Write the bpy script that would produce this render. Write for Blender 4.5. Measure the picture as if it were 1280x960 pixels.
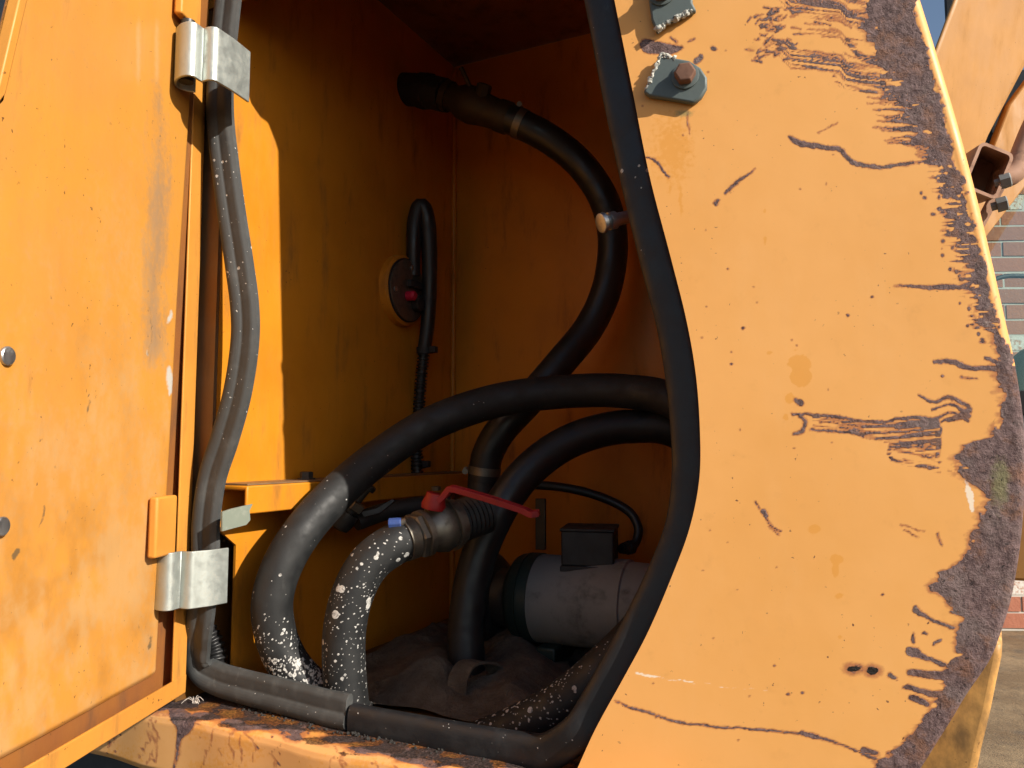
import bpy, math, random
import numpy as np
from mathutils import Vector, Matrix

random.seed(7)
RNG = np.random.default_rng(11)
scene = bpy.context.scene
for o in list(bpy.data.objects):
    bpy.data.objects.remove(o)

# ------------------------------------------------------------------ camera
F = 960.0                                    # focal length in photo pixels (1280 wide)
CAM = np.array([0.792, -0.726, 1.0])
YAW, PITCH = math.radians(26.0), math.atan(80 / 960)
fh = np.array([-math.sin(YAW), math.cos(YAW), 0.0])
RIGHT = np.array([math.cos(YAW), math.sin(YAW), 0.0])
FWD = fh * math.cos(PITCH) + np.array([0, 0, math.sin(PITCH)])
UP = np.cross(RIGHT, FWD)
cam_data = bpy.data.cameras.new('camera')
cam_data.sensor_fit = 'HORIZONTAL'
cam_data.sensor_width = 36.0
cam_data.lens = 36.0 * F / 1280.0
cam_data.clip_start = 0.02
cam_data.clip_end = 3000.0
cam = bpy.data.objects.new('camera', cam_data)
scene.collection.objects.link(cam)
M = Matrix.Identity(4)
for i in range(3):
    M[i][0], M[i][1], M[i][2], M[i][3] = RIGHT[i], UP[i], -FWD[i], CAM[i]
cam.matrix_world = M
scene.camera = cam

# ------------------------------------------------------------------ sky, sun, exposure
PHI, ELEV = math.radians(12.5), math.radians(29.0)
SUN = np.array([math.cos(PHI) * math.cos(ELEV), -math.sin(PHI) * math.cos(ELEV), math.sin(ELEV)])
world = bpy.data.worlds.new('World')
scene.world = world
world.use_nodes = True
wn = world.node_tree
bg = wn.nodes['Background']
sky = wn.nodes.new('ShaderNodeTexSky')
sky.sky_type = 'NISHITA'
sky.sun_disc = False
sky.sun_elevation = ELEV
sky.sun_rotation = math.atan2(SUN[0], SUN[1])
sky.air_density, sky.dust_density, sky.ozone_density = 1.0, 1.2, 0.6
bg.inputs['Strength'].default_value = 0.09
wn.links.new(sky.outputs[0], bg.inputs['Color'])
sun_data = bpy.data.lights.new('sun', 'SUN')
sun_data.energy = 5.0
sun_data.angle = math.radians(0.53)
sun_data.color = (1.0, 0.93, 0.82)
sun = bpy.data.objects.new('sun', sun_data)
scene.collection.objects.link(sun)
sun.rotation_euler = Vector(SUN).to_track_quat('Z', 'Y').to_euler()
sun.location = (3, -2, 4)
vs = scene.view_settings
vs.view_transform = 'Standard'
vs.look = 'None'
vs.exposure = 0.45
vs.gamma = 1.0
vs.use_curve_mapping = False
scene.cycles.use_denoising = True
scene.cycles.use_adaptive_sampling = True
scene.cycles.adaptive_threshold = 0.02
scene.cycles.max_bounces = 10
scene.cycles.diffuse_bounces = 6
scene.cycles.caustics_reflective = False
scene.cycles.caustics_refractive = False

# ------------------------------------------------------------------ geometry helpers
def ray(px, py):
    return FWD + (px - 640) / F * RIGHT + (480 - py) / F * UP
def on_y(px, py, y):
    d = ray(px, py); return CAM + d * ((y - CAM[1]) / d[1])
def on_x(px, py, x):
    d = ray(px, py); return CAM + d * ((x - CAM[0]) / d[0])
def on_z(px, py, z):
    d = ray(px, py); return CAM + d * ((z - CAM[2]) / d[2])
def at(px, py, depth):
    return CAM + ray(px, py) * depth
PX0, PK = 0.52, math.tan(math.radians(11.0))      # the side panel turns back 11 degrees from the hatch plane
def on_panel(px, py, out=0.0):
    d = ray(px, py); a = CAM[1] + out - (CAM[0] - PX0) * PK
    return CAM + d * (-a / (d[1] - d[0] * PK))
def pix(P):
    q = np.asarray(P) - CAM
    z = q @ FWD
    return 640 + F * (q @ RIGHT) / z, 480 - F * (q @ UP) / z

def catmull(pts, step):
    P = np.array(pts, float)
    Q = np.vstack([2 * P[0] - P[1], P, 2 * P[-1] - P[-2]])
    out = []
    for i in range(1, len(Q) - 2):
        a, b, c, d = Q[i - 1], Q[i], Q[i + 1], Q[i + 2]
        n = max(2, int(np.linalg.norm((c - b)[:2] if step > 1 else (c - b)[:3]) / step))
        for t in np.linspace(0, 1, n, endpoint=False)[:, None]:
            out.append((0.5 * (2 * b + (c - a) * t + (2 * a - 5 * b + 4 * c - d) * t ** 2 + (3 * b - a - 3 * c + d) * t ** 3))[0]
                       if False else 0.5 * (2 * b + (c - a) * t[0] + (2 * a - 5 * b + 4 * c - d) * t[0] ** 2 + (3 * b - a - 3 * c + d) * t[0] ** 3))
    out.append(Q[-2])
    return np.array(out)

def vnoise(x, y, seed=0):
    r = np.random.default_rng(seed); T = r.random((256, 256))
    xi, yi = np.floor(x).astype(int), np.floor(y).astype(int)
    fx, fy = x - xi, y - yi
    fx, fy = fx * fx * (3 - 2 * fx), fy * fy * (3 - 2 * fy)
    g = lambda a, b: T[a & 255, b & 255]
    return (g(xi, yi) * (1 - fx) + g(xi + 1, yi) * fx) * (1 - fy) + (g(xi, yi + 1) * (1 - fx) + g(xi + 1, yi + 1) * fx) * fy
def fbm(x, y, seed=0, octv=4):
    s, a, t = 0, 0.5, 0
    for k in range(octv):
        s = s + a * vnoise(x * 2 ** k, y * 2 ** k, seed + k); t += a; a *= 0.5
    return s / t - 0.5

class MB:
    def __init__(s): s.v, s.f = [], []
    def add(s, v, f):
        k = len(s.v); s.v += [tuple(map(float, p)) for p in v]; s.f += [tuple(i + k for i in q) for q in f]; return s
    def box(s, c, size, R=None):
        R = np.eye(3) if R is None else np.array(R); h = np.array(size) / 2
        v = [np.array(c) + R @ (h * np.array([a, b, d])) for a in (-1, 1) for b in (-1, 1) for d in (-1, 1)]
        return s.add(v, [(0, 1, 3, 2), (4, 6, 7, 5), (0, 4, 5, 1), (2, 3, 7, 6), (0, 2, 6, 4), (1, 5, 7, 3)])
    def prism(s, poly, off):
        n = len(poly); off = np.array(off)
        v = [np.array(p) for p in poly] + [np.array(p) + off for p in poly]
        f = [tuple(range(n))[::-1], tuple(range(n, 2 * n))] + [(i, (i + 1) % n, n + (i + 1) % n, n + i) for i in range(n)]
        return s.add(v, f)
    def rings(s, R, caps=True):
        n = len(R[0]); v = [p for r in R for p in r]; f = []
        for i in range(len(R) - 1):
            for j in range(n):
                f.append((i * n + j, i * n + (j + 1) % n, (i + 1) * n + (j + 1) % n, (i + 1) * n + j))
        if caps:
            f.append(tuple(range(n))[::-1]); f.append(tuple(range((len(R) - 1) * n, len(R) * n)))
        return s.add(v, f)
    def lathe(s, a, axis, prof, seg=40, up=(0, 0, 1)):
        a, w = np.array(a), np.array(axis, float); w /= np.linalg.norm(w)
        e1 = np.cross(w, up)
        if np.linalg.norm(e1) < 1e-3: e1 = np.cross(w, (1, 0, 0))
        e1 /= np.linalg.norm(e1); e2 = np.cross(w, e1)
        th = np.linspace(0, 2 * math.pi, seg, endpoint=False)
        R = [[a + w * d + r * (math.cos(t) * e1 + math.sin(t) * e2) for t in th] for d, r in prof]
        return s.rings(R)
    def tube(s, path, r, seg=24, prof=None):
        s.rings(tube_rings(path, r, seg, prof)); return s

def tube_rings(path, r, seg=24, prof=None, ref=None):
    P = np.array(path); n = len(P)
    T = np.gradient(P, axis=0); T /= np.linalg.norm(T, axis=1)[:, None]
    e = np.cross(T[0], (0, 0, 1) if abs(T[0][2]) < 0.9 else (1, 0, 0)); e /= np.linalg.norm(e)
    R = []
    th = np.linspace(0, 2 * math.pi, seg, endpoint=False)
    for i in range(n):
        if ref is not None: e = np.cross(T[i], ref)
        e = e - T[i] * (e @ T[i]); e /= np.linalg.norm(e); b = np.cross(T[i], e)
        if prof is not None:
            R.append([P[i] + x * e + y * b for x, y in prof])
        else:
            rr = r[i] if hasattr(r, '__len__') else r
            R.append([P[i] + rr * (math.cos(t) * e + math.sin(t) * b) for t in th])
    return R

def link(ob, parent=None):
    scene.collection.objects.link(ob)
    if parent is not None:
        ob.parent = parent
        L = Vector((0, 0, 0)); p = parent
        while p is not None: L += p.location; p = p.parent
        ob.location = -L
    return ob
def obj(name, mb, mat, parent=None, smooth=True, angle=35, bevel=0.0, seg=2):
    me = bpy.data.meshes.new(name)
    me.from_pydata(mb.v, [], mb.f)
    if smooth:
        me.polygons.foreach_set('use_smooth', [True] * len(me.polygons))
        me.set_sharp_from_angle(angle=math.radians(angle))
    me.materials.append(mat)
    ob = bpy.data.objects.new(name, me)
    if bevel > 0:
        m = ob.modifiers.new('bevel', 'BEVEL'); m.width = bevel; m.segments = seg; m.limit_method = 'ANGLE'; m.angle_limit = math.radians(40)
    return link(ob, parent)
def attr(ob, name, vals):
    a = ob.data.attributes.new(name, 'FLOAT', 'POINT'); a.data.foreach_set('value', np.asarray(vals, np.float32).ravel())
def thing(name, label, cat, loc, group=None):
    o = bpy.data.objects.new(name, None); o.empty_display_size = 0.02
    o.location = Vector([float(c) for c in loc]); scene.collection.objects.link(o)
    o['label'] = label; o['category'] = cat
    if group: o['group'] = group
    return o
def grid_faces(nr, nc):
    return [(i * nc + j, i * nc + j + 1, (i + 1) * nc + j + 1, (i + 1) * nc + j) for i in range(nr - 1) for j in range(nc - 1)]

# ------------------------------------------------------------------ material helpers
class NT:
    def __init__(s, name):
        s.m = bpy.data.materials.new(name); s.m.use_nodes = True; s.t = s.m.node_tree
        s.b = s.t.nodes['Principled BSDF']; s.o = s.t.nodes['Material Output']
        s.geo = s.t.nodes.new('ShaderNodeTexCoord').outputs['Object']
    def put(s, sock, v):
        if isinstance(v, bpy.types.NodeSocket): s.t.links.new(v, sock)
        else: sock.default_value = (*v, 1) if (isinstance(v, tuple) and len(v) == 3 and sock.type == 'RGBA') else v
    def set(s, **k):
        for a, v in k.items(): s.put(s.b.inputs[a.replace('_', ' ')], v)
    def attr(s, n):
        a = s.t.nodes.new('ShaderNodeAttribute'); a.attribute_name = n; return a.outputs['Fac']
    def map(s, scale=(1, 1, 1), loc=(0, 0, 0)):
        m = s.t.nodes.new('ShaderNodeMapping'); m.inputs['Scale'].default_value = scale; m.inputs['Location'].default_value = loc
        s.t.links.new(s.geo, m.inputs[0]); return m.outputs[0]
    def noise(s, scale, detail=4, rough=0.55, co=None, dist=0.0):
        n = s.t.nodes.new('ShaderNodeTexNoise'); n.inputs['Scale'].default_value = scale; n.inputs['Detail'].default_value = detail
        n.inputs['Roughness'].default_value = rough; n.inputs['Distortion'].default_value = dist
        s.t.links.new(co or s.geo, n.inputs['Vector']); return n.outputs['Fac']
    def voro(s, scale, co=None, feature='F1'):
        n = s.t.nodes.new('ShaderNodeTexVoronoi'); n.feature = feature; n.inputs['Scale'].default_value = scale
        s.t.links.new(co or s.geo, n.inputs['Vector']); return n.outputs['Distance']
    def ramp(s, v, a, b, lo=0.0, hi=1.0):
        n = s.t.nodes.new('ShaderNodeMapRange'); n.interpolation_type = 'SMOOTHSTEP'
        s.put(n.inputs[0], v)
        for i, x in zip((1, 2, 3, 4), (a, b, lo, hi)): n.inputs[i].default_value = x
        return n.outputs[0]
    def math(s, op, a, b=0.0, c=0.0):
        n = s.t.nodes.new('ShaderNodeMath'); n.operation = op
        for i, x in enumerate((a, b, c)): s.put(n.inputs[i], x)
        return n.outputs[0]
    def mix(s, f, a, b):
        n = s.t.nodes.new('ShaderNodeMix'); n.data_type = 'RGBA'
        s.put(n.inputs[0], f); s.put(n.inputs[6], a); s.put(n.inputs[7], b); return n.outputs[2]
    def bump(s, h, strength, dist=0.001, normal=None):
        n = s.t.nodes.new('ShaderNodeBump'); n.inputs['Strength'].default_value = strength; n.inputs['Distance'].default_value = dist
        s.t.links.new(h, n.inputs['Height'])
        if normal is not None: s.t.links.new(normal, n.inputs['Normal'])
        return n.outputs[0]

def paint_mat(name, base, dark, grime=(0.10, 0.055, 0.02), amount=0.5, rough=0.42, attrs=(), speck=0.5, streak=(1, 1, 0.25)):
    n = NT(name)
    big = n.noise(7, 5, 0.6)
    col = n.mix(n.ramp(big, 0.35, 0.7), base, dark)
    st = n.noise(26, 6, 0.65, n.map(streak))
    g = n.ramp(st, 0.62 - 0.18 * amount, 0.85 - 0.1 * amount, 0, 0.75)
    col = n.mix(g, col, grime)
    sp = n.math('MULTIPLY', n.ramp(n.noise(190, 2, 0.5), 0.70, 0.74), n.ramp(n.noise(9, 2), 0.42, 0.62))
    col = n.mix(n.math('MULTIPLY', sp, speck), col, (0.06, 0.028, 0.015))
    for an, c, a in attrs:
        v = n.math('ADD', n.attr(an), n.math('MULTIPLY', n.math('SUBTRACT', n.noise(120, 5, 0.7), 0.5), 1.1))
        col = n.mix(n.math('MULTIPLY', n.ramp(v, 0.0, 0.95) if an != 'mark' else n.ramp(v, 0.1, 0.6), a), col, c)
    n.set(Base_Color=col, Roughness=n.ramp(st, 0.3, 0.8, rough - 0.08, rough + 0.3), Normal=n.bump(n.noise(60, 4), 0.12, 0.002))
    n.b.inputs['Specular IOR Level'].default_value = 0.35
    return n.m

def rubber_mat(name, base=(0.011, 0.0118, 0.013), dust=(0.12, 0.115, 0.105), amount=0.4, speck=False, rough=0.5):
    n = NT(name)
    a = n.noise(38, 6, 0.65)
    col = n.mix(n.ramp(a, 0.45, 0.85, 0, amount), base, dust)
    rg = n.ramp(a, 0.35, 0.75, rough - 0.08, rough + 0.25)
    sc_ = n.ramp(n.noise(55, 6, 0.75, n.map((1, 1, 0.4))), 0.60, 0.72, 0, 0.5 * amount + 0.12)
    col = n.mix(sc_, col, dust)
    h = n.noise(420, 3)
    nor = n.bump(h, 0.12, 0.0006, n.bump(n.noise(70, 4, 0.6), 0.25, 0.0012))
    if speck:
        v = n.math('ADD', n.attr('splash'), n.math('MULTIPLY', n.math('SUBTRACT', n.noise(520, 4, 0.7), 0.5), 1.1))
        f = n.ramp(v, -0.12, 0.25)
        sh = n.ramp(n.noise(900, 3), 0.3, 0.7)
        col = n.mix(n.math('MULTIPLY', f, n.ramp(n.noise(160, 4, 0.7), 0.30, 0.55, 0.25, 1.0)), col, n.mix(sh, (0.34, 0.33, 0.31), (0.66, 0.65, 0.62)))
        rg = n.mix(f, rg, (0.85, 0.85, 0.85))
        nor = n.bump(f, 0.5, 0.0008, nor)
    n.set(Base_Color=col, Roughness=rg, Normal=nor)
    return n.m

def metal_mat(name, base, rough=0.35, metallic=0.9, dirt=(0.1, 0.07, 0.05), amount=0.3, scale=60):
    n = NT(name)
    a = n.noise(scale, 6, 0.65); b = n.noise(14, 3)
    f = n.ramp(a, 0.5, 0.8, 0, amount)
    n.set(Base_Color=n.mix(f, n.mix(b, base, tuple(c * 0.75 for c in base)), dirt), Metallic=n.ramp(a, 0.55, 0.8, metallic, metallic * (1 - amount)),
          Roughness=n.ramp(a, 0.3, 0.8, rough, rough + 0.3), Normal=n.bump(n.noise(300, 4), 0.15, 0.0005))
    return n.m

M_zinc = metal_mat('zinc_plate', (0.50, 0.54, 0.51), 0.38, 0.7, (0.28, 0.22, 0.15), 0.35, 70)
M_brass = metal_mat('dull_brass', (0.055, 0.036, 0.018), 0.5, 0.4, (0.02, 0.018, 0.015), 0.8, 40)
M_nickel = metal_mat('tarnished_nickel', (0.22, 0.20, 0.165), 0.4, 0.85, (0.05, 0.04, 0.03), 0.7, 80)
M_steel = metal_mat('steel', (0.5, 0.5, 0.5), 0.3, 0.9, (0.06, 0.05, 0.04), 0.5, 90)
M_darksteel = metal_mat('oily_steel', (0.05, 0.05, 0.05), 0.4, 0.5, (0.06, 0.045, 0.03), 0.5, 60)
M_rustbolt = metal_mat('rusty_bolt', (0.20, 0.10, 0.065), 0.7, 0.25, (0.09, 0.05, 0.04), 0.7, 160)
M_rustbox = metal_mat('rusty_box', (0.42, 0.24, 0.16), 0.7, 0.15, (0.09, 0.05, 0.045), 0.8, 40)
M_alu = metal_mat('cast_aluminium', (0.24, 0.245, 0.235), 0.6, 0.25, (0.03, 0.03, 0.027), 0.95, 22)
M_green = metal_mat('green_enamel', (0.010, 0.026, 0.022), 0.45, 0.0, (0.02, 0.02, 0.018), 0.5, 40)
M_black = metal_mat('black_plastic', (0.016, 0.016, 0.017), 0.5, 0.0, (0.05, 0.045, 0.04), 0.4, 50)
M_red = metal_mat('red_lever_enamel', (0.30, 0.007, 0.009), 0.42, 0.0, (0.07, 0.018, 0.016), 0.75, 60)
M_blue = metal_mat('blue_plastic', (0.03, 0.07, 0.25), 0.5, 0.0, (0.03, 0.03, 0.06), 0.4, 90)
M_hose = rubber_mat('black_hose_rubber', amount=0.10, rough=0.42)
M_splash = rubber_mat('splashed_hose_rubber', (0.0095, 0.0102, 0.011), amount=0.10, speck=True, rough=0.62)
M_seal = rubber_mat('weathered_seal_rubber', (0.045, 0.047, 0.047), (0.14, 0.138, 0.13), 0.5, speck=True, rough=0.7)
M_seal_dark = rubber_mat('dark_seal_rubber', (0.012, 0.013, 0.0155), (0.07, 0.07, 0.07), 0.2, speck=True, rough=0.5)
M_corr = rubber_mat('corrugated_plastic', (0.012, 0.012, 0.013), (0.06, 0.06, 0.06), 0.3, rough=0.4)
M_inner = paint_mat('inner_orange_paint', (0.58, 0.218, 0.013), (0.50, 0.182, 0.010), (0.16, 0.075, 0.02), amount=0.55, speck=0.7)
M_inner_back = paint_mat('inner_grimed_orange_paint', (0.58, 0.21, 0.013), (0.50, 0.175, 0.011), (0.14, 0.06, 0.018), amount=0.55, speck=0.8)
M_ceiling = paint_mat('shade_dark_orange_paint', (0.20, 0.065, 0.009), (0.15, 0.05, 0.008), (0.05, 0.025, 0.012), amount=0.8, speck=0.8)  # orange darkened so the ceiling carries the shade at the top
M_inner_low = paint_mat('inner_grime_and_shade_paint', (0.16, 0.065, 0.012), (0.09, 0.04, 0.012), amount=0.9, speck=0.9)  # grimy floor colour, also the painted shade of the two dark sheets
M_dusty = paint_mat('dusty_jamb_paint', (0.20, 0.125, 0.07), (0.22, 0.10, 0.03), (0.11, 0.08, 0.05), amount=0.8, speck=0.8)
M_door = paint_mat('door_orange_paint', (0.58, 0.255, 0.040), (0.54, 0.24, 0.050), (0.26, 0.12, 0.04), amount=0.22, speck=0.8,
                   attrs=(('scuff', (0.24, 0.175, 0.12), 0.75), ('smear', (0.36, 0.155, 0.032), 0.5), ('pale', (0.52, 0.315, 0.135), 0.6), ('bare', (0.50, 0.49, 0.45), 0.9), ('mark', (0.12, 0.085, 0.045), 0.85)))
M_rail = paint_mat('door_rail_paint', (0.64, 0.28, 0.045), (0.55, 0.23, 0.04), (0.16, 0.08, 0.03), amount=0.45, speck=0.9)
M_groove = paint_mat('grime_shade_groove_paint', (0.30, 0.12, 0.03), (0.24, 0.09, 0.03), (0.09, 0.05, 0.03), amount=0.9, speck=0.8)  # dark brown for grime and for the shade inside the rail groove
M_ledge = paint_mat('oily_ledge_paint', (0.30, 0.13, 0.035), (0.07, 0.04, 0.02), (0.02, 0.014, 0.010), amount=1.1, rough=0.3, speck=1.0, streak=(0.5, 1, 1))
M_boom = paint_mat('boom_orange_paint', (0.44, 0.215, 0.062), (0.38, 0.185, 0.055), (0.24, 0.13, 0.05), amount=0.3, speck=0.6, rough=0.6)
M_darkbody = paint_mat('dark_grey_body_paint', (0.05, 0.055, 0.06), (0.035, 0.04, 0.045), amount=0.3, speck=0.3)
M_lug = metal_mat('lug_green_grey_paint', (0.10, 0.125, 0.12), 0.45, 0.0, (0.05, 0.06, 0.06), 0.6, 45)
M_torn = metal_mat('torn_bare_edge', (0.55, 0.54, 0.48), 0.6, 0.2, (0.20, 0.14, 0.08), 0.9, 190)

# faded panel paint with rust, scratches, patches and moss held in vertex attributes
def panel_material(name, base, base2):
    n = NT(name)
    col = n.mix(n.ramp(n.noise(6, 5, 0.6), 0.3, 0.72), base, base2)
    col = n.mix(n.ramp(n.noise(40, 6, 0.6), 0.58, 0.85, 0, 0.3), col, (0.52, 0.24, 0.06))
    col = n.mix(n.math('MULTIPLY', n.ramp(n.noise(230, 2), 0.715, 0.745), n.ramp(n.noise(16, 2), 0.45, 0.6)), col, (0.16, 0.07, 0.04))
    col = n.mix(n.ramp(n.noise(14, 6, 0.7, n.map((1, 1, 0.35))), 0.5, 0.8, 0, 0.18), col, (0.86, 0.50, 0.22))
    y = n.math('ADD', n.attr('ochre'), n.math('MULTIPLY', n.math('SUBTRACT', n.noise(230, 4), 0.5), 0.9))
    col = n.mix(n.ramp(y, 0.15, 0.45, 0, 0.75), col, (0.74, 0.32, 0.055))
    w = n.math('ADD', n.attr('white'), n.math('MULTIPLY', n.math('SUBTRACT', n.noise(200, 4, 0.6, n.map((0.25, 1, 1.6))), 0.5), 1.4))
    col = n.mix(n.ramp(w, 0.2, 0.5), col, (0.88, 0.72, 0.55))
    fine = n.math('SUBTRACT', n.noise(330, 5, 0.7), 0.5)
    r = n.math('ADD', n.attr('rust'), n.math('MULTIPLY', fine, 0.75))
    red = n.ramp(n.math('ADD', r, n.math('MULTIPLY', n.math('SUBTRACT', n.noise(90, 4), 0.5), 0.8)), -0.85, 0.10, 0, 0.85)
    col = n.mix(red, col, (0.40, 0.135, 0.055))
    core = n.ramp(r, 0.02, 0.20)
    rc = n.mix(n.ramp(n.noise(120, 6, 0.7), 0.3, 0.7), (0.085, 0.046, 0.045), (0.225, 0.142, 0.135))
    rc = n.mix(n.ramp(n.noise(520, 3, 0.6), 0.58, 0.75, 0, 0.6), rc, (0.38, 0.28, 0.25))
    rc = n.mix(n.ramp(n.noise(28, 4, 0.6), 0.45, 0.7, 0, 0.35), rc, (0.25, 0.195, 0.175))
    rc = n.mix(n.ramp(n.noise(45, 5, 0.7, n.map((1, 1, 1), (3, 1, 2))), 0.50, 0.68, 0, 0.65), rc, (0.24, 0.105, 0.055))
    rc = n.mix(n.ramp(n.noise(75, 5, 0.75, n.map((0.6, 1, 1.4), (7, 1, 5))), 0.62, 0.72, 0, 0.45), rc, (0.42, 0.34, 0.31))
    rc = n.mix(n.ramp(n.noise(210, 3, 0.6), 0.62, 0.70, 0, 0.85), rc, (0.035, 0.02, 0.02))
    col = n.mix(core, col, rc)
    ms = n.math('ADD', n.attr('moss'), n.math('MULTIPLY', n.math('SUBTRACT', n.noise(160, 5, 0.7), 0.5), 1.2))
    col = n.mix(n.ramp(ms, 0.25, 0.8, 0, 0.7), col, (0.22, 0.21, 0.085))
    hole = n.ramp(n.math('ADD', n.attr('hole'), n.math('MULTIPLY', fine, 0.5)), 0.0, 0.35)
    col = n.mix(hole, col, (0.012, 0.008, 0.006))
    pit = n.math('MULTIPLY', n.math('ADD', n.noise(190, 6, 0.75), n.noise(60, 3, 0.6)), core)
    h = n.math('SUBTRACT', pit, n.math('MULTIPLY', core, 0.9))
    nor = n.bump(n.noise(45, 3), 0.10, 0.002)
    n.set(Base_Color=col, Roughness=n.mix(core, n.ramp(n.noise(30, 4), 0.3, 0.7, 0.42, 0.60), (0.7, 0.7, 0.7)), Normal=n.bump(h, 1.0, 0.004, nor))
    n.b.inputs['Specular IOR Level'].default_value = 0.35
    return n.m
M_panel = panel_material('faded_orange_panel_paint', (0.82, 0.40, 0.118), (0.78, 0.37, 0.10))

# ------------------------------------------------------------------ ground and far wall
GZ = 0.17
def ground_mat():
    n = NT('wet_brown_ground')
    a = n.noise(3.0, 7, 0.65, n.map((1, 1.5, 1))); b = n.noise(30, 6, 0.7)
    c = n.mix(n.ramp(a, 0.3, 0.7), (0.17, 0.115, 0.06), (0.30, 0.21, 0.115))
    c = n.mix(n.ramp(b, 0.5, 0.75, 0, 0.8), c, (0.10, 0.075, 0.05))
    c = n.mix(n.ramp(n.noise(7, 6, 0.7), 0.5, 0.75, 0, 0.7), c, (0.085, 0.075, 0.06))
    sx = n.t.nodes.new('ShaderNodeSeparateXYZ'); n.t.links.new(n.geo, sx.inputs[0])
    far = n.math('ADD', sx.outputs[1], n.math('MULTIPLY', n.noise(1.5, 4), 0.8))
    c = n.mix(n.ramp(far, 0.6, 1.3), n.mix(b, (0.035, 0.034, 0.032), (0.07, 0.066, 0.06)), c)  # unseen near ground made dark to cut light bounced into the hatch
    n.set(Base_Color=c, Roughness=n.ramp(a, 0.3, 0.7, 0.6, 0.95), Normal=n.bump(n.noise(40, 8, 0.75), 0.5, 0.012))
    return n.m
gm = MB(); gm.add([(-400, -400, GZ), (400, -400, GZ), (400, 400, GZ), (-400, 400, GZ)], [(0, 1, 2, 3)])
g = obj('ground', gm, ground_mat(), smooth=False); g['kind'] = 'structure'

def brick_mat(name, c1, c2, pale):
    n = NT(name)
    c = n.mix(n.noise(22, 5, 0.7), c1, c2)
    c = n.mix(n.ramp(n.noise(60, 5, 0.7), 0.62 - pale, 0.75 - pale, 0, 0.9), c, (0.62, 0.60, 0.55))
    n.set(Base_Color=c, Roughness=0.9, Normal=n.bump(n.noise(90, 5), 0.5, 0.004)); return n.m
BR = [brick_mat('brick_red', (0.30, 0.10, 0.06), (0.42, 0.17, 0.10), 0.0), brick_mat('brick_brown', (0.27, 0.10, 0.065), (0.38, 0.16, 0.10), 0.02),
      brick_mat('brick_white_splashed', (0.35, 0.16, 0.11), (0.48, 0.30, 0.22), 0.22)]
WY = 3.72
wall = thing('brick_wall', 'red brick wall standing far behind the machine at the right edge', 'wall', (1.8, WY, GZ))
wall.rotation_euler.z = math.radians(24)
mm = NT('mortar'); mm.set(Base_Color=mm.mix(mm.noise(40, 5), (0.42, 0.39, 0.34), (0.55, 0.52, 0.47)), Roughness=0.95)
obj('mortar', MB().box((1.82, WY + 0.1085, GZ + 1.12), (2.26, 0.2, 2.24)), mm.m, wall, smooth=False)
bmesh_proto = [bpy.data.meshes.new('brick') for _ in BR]
for me, m_ in zip(bmesh_proto, BR):
    b = MB().box((0, 0, 0), (0.215, 0.1, 0.065)); me.from_pydata(b.v, [], b.f); me.materials.append(m_)
for row in range(29):
    for k in range(10):
        x = 0.82 + k * 0.225 + (0.1125 if row % 2 else 0.0)
        o = bpy.data.objects.new('brick', bmesh_proto[random.choices((0, 1, 2), (5, 3, 0.6))[0]])
        scene.collection.objects.link(o); o.parent = wall
        o.location = (x - 1.8, 0.055 + random.uniform(-0.003, 0.003), 0.045 + row * 0.075)
        o.rotation_euler = (random.uniform(-.01, .01), random.uniform(-.008, .008), random.uniform(-.01, .01))

# ------------------------------------------------------------------ machine body: side panel
body = thing('excavator', 'orange machine side with open hatch, rust-edged panel and dark interior', 'machine', (0.3, 0.3, 0.55))
Lpx = [(700, -380), (716, -270), (735, -170), (752, -80), (768, 0), (790, 110), (812, 220), (838, 320), (858, 400), (870, 470), (875, 540), (874, 600), (862, 660),
       (840, 720), (810, 790), (778, 850), (745, 910), (722, 960), (700, 1010), (670, 1075), (640, 1140)]
Rpx = [(1040, -380), (1072, -270), (1098, -150), (1120, -70), (1143, 0), (1166, 75), (1191, 160), (1212, 240), (1231, 320), (1249, 400), (1262, 460), (1272, 530), (1274, 600), (1268, 680),
       (1256, 750), (1242, 795), (1229, 827), (1200, 870), (1182, 900), (1148, 954), (1115, 1005), (1060, 1075), (1000, 1140)]
def edge_fn(pts):
    c = catmull([on_panel(*p) for p in pts], 0.004)
    o_ = np.argsort(c[:, 2]); return lambda z: np.interp(z, c[o_, 2], c[o_, 0])
XL, XR = edge_fn(Lpx), edge_fn(Rpx)
PY = lambda x: (x - PX0) * PK
Zt, Zb = 1.78, 0.56
zs = np.concatenate([np.arange(Zb, 0.665, 0.008), np.arange(0.665, 1.475, 0.00135), np.arange(1.475, Zt, 0.01)])
NC, RB = 250, 0.0095
rows = []
for z in zs:
    xl, xr = XL(z), XR(z) + 0.0055
    xs = np.linspace(xl, xr - RB, NC)
    r = [(xl + 0.0005, PY(xl) + 0.012, z), (xl, PY(xl) + 0.002, z)]
    r += [(x, PY(x), z) for x in xs]
    yc = PY(xr - RB)
    for a in np.linspace(0, math.pi / 2, 15)[1:]:
        r.append((xr - RB + RB * math.sin(a), yc + RB - RB * math.cos(a), z))
    r += [(xr - 0.001, yc + 0.05, z), (xr - 0.004, yc + 0.13, z), (xr - 0.03, yc + 0.14, z)]
    rows.append(r)
ncol = len(rows[0])
V = np.array(rows).reshape(-1, 3)
px, py = pix(V)
xr_pix = np.interp(py, [p[1] for p in Rpx], [p[0] for p in Rpx]) + 2

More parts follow.
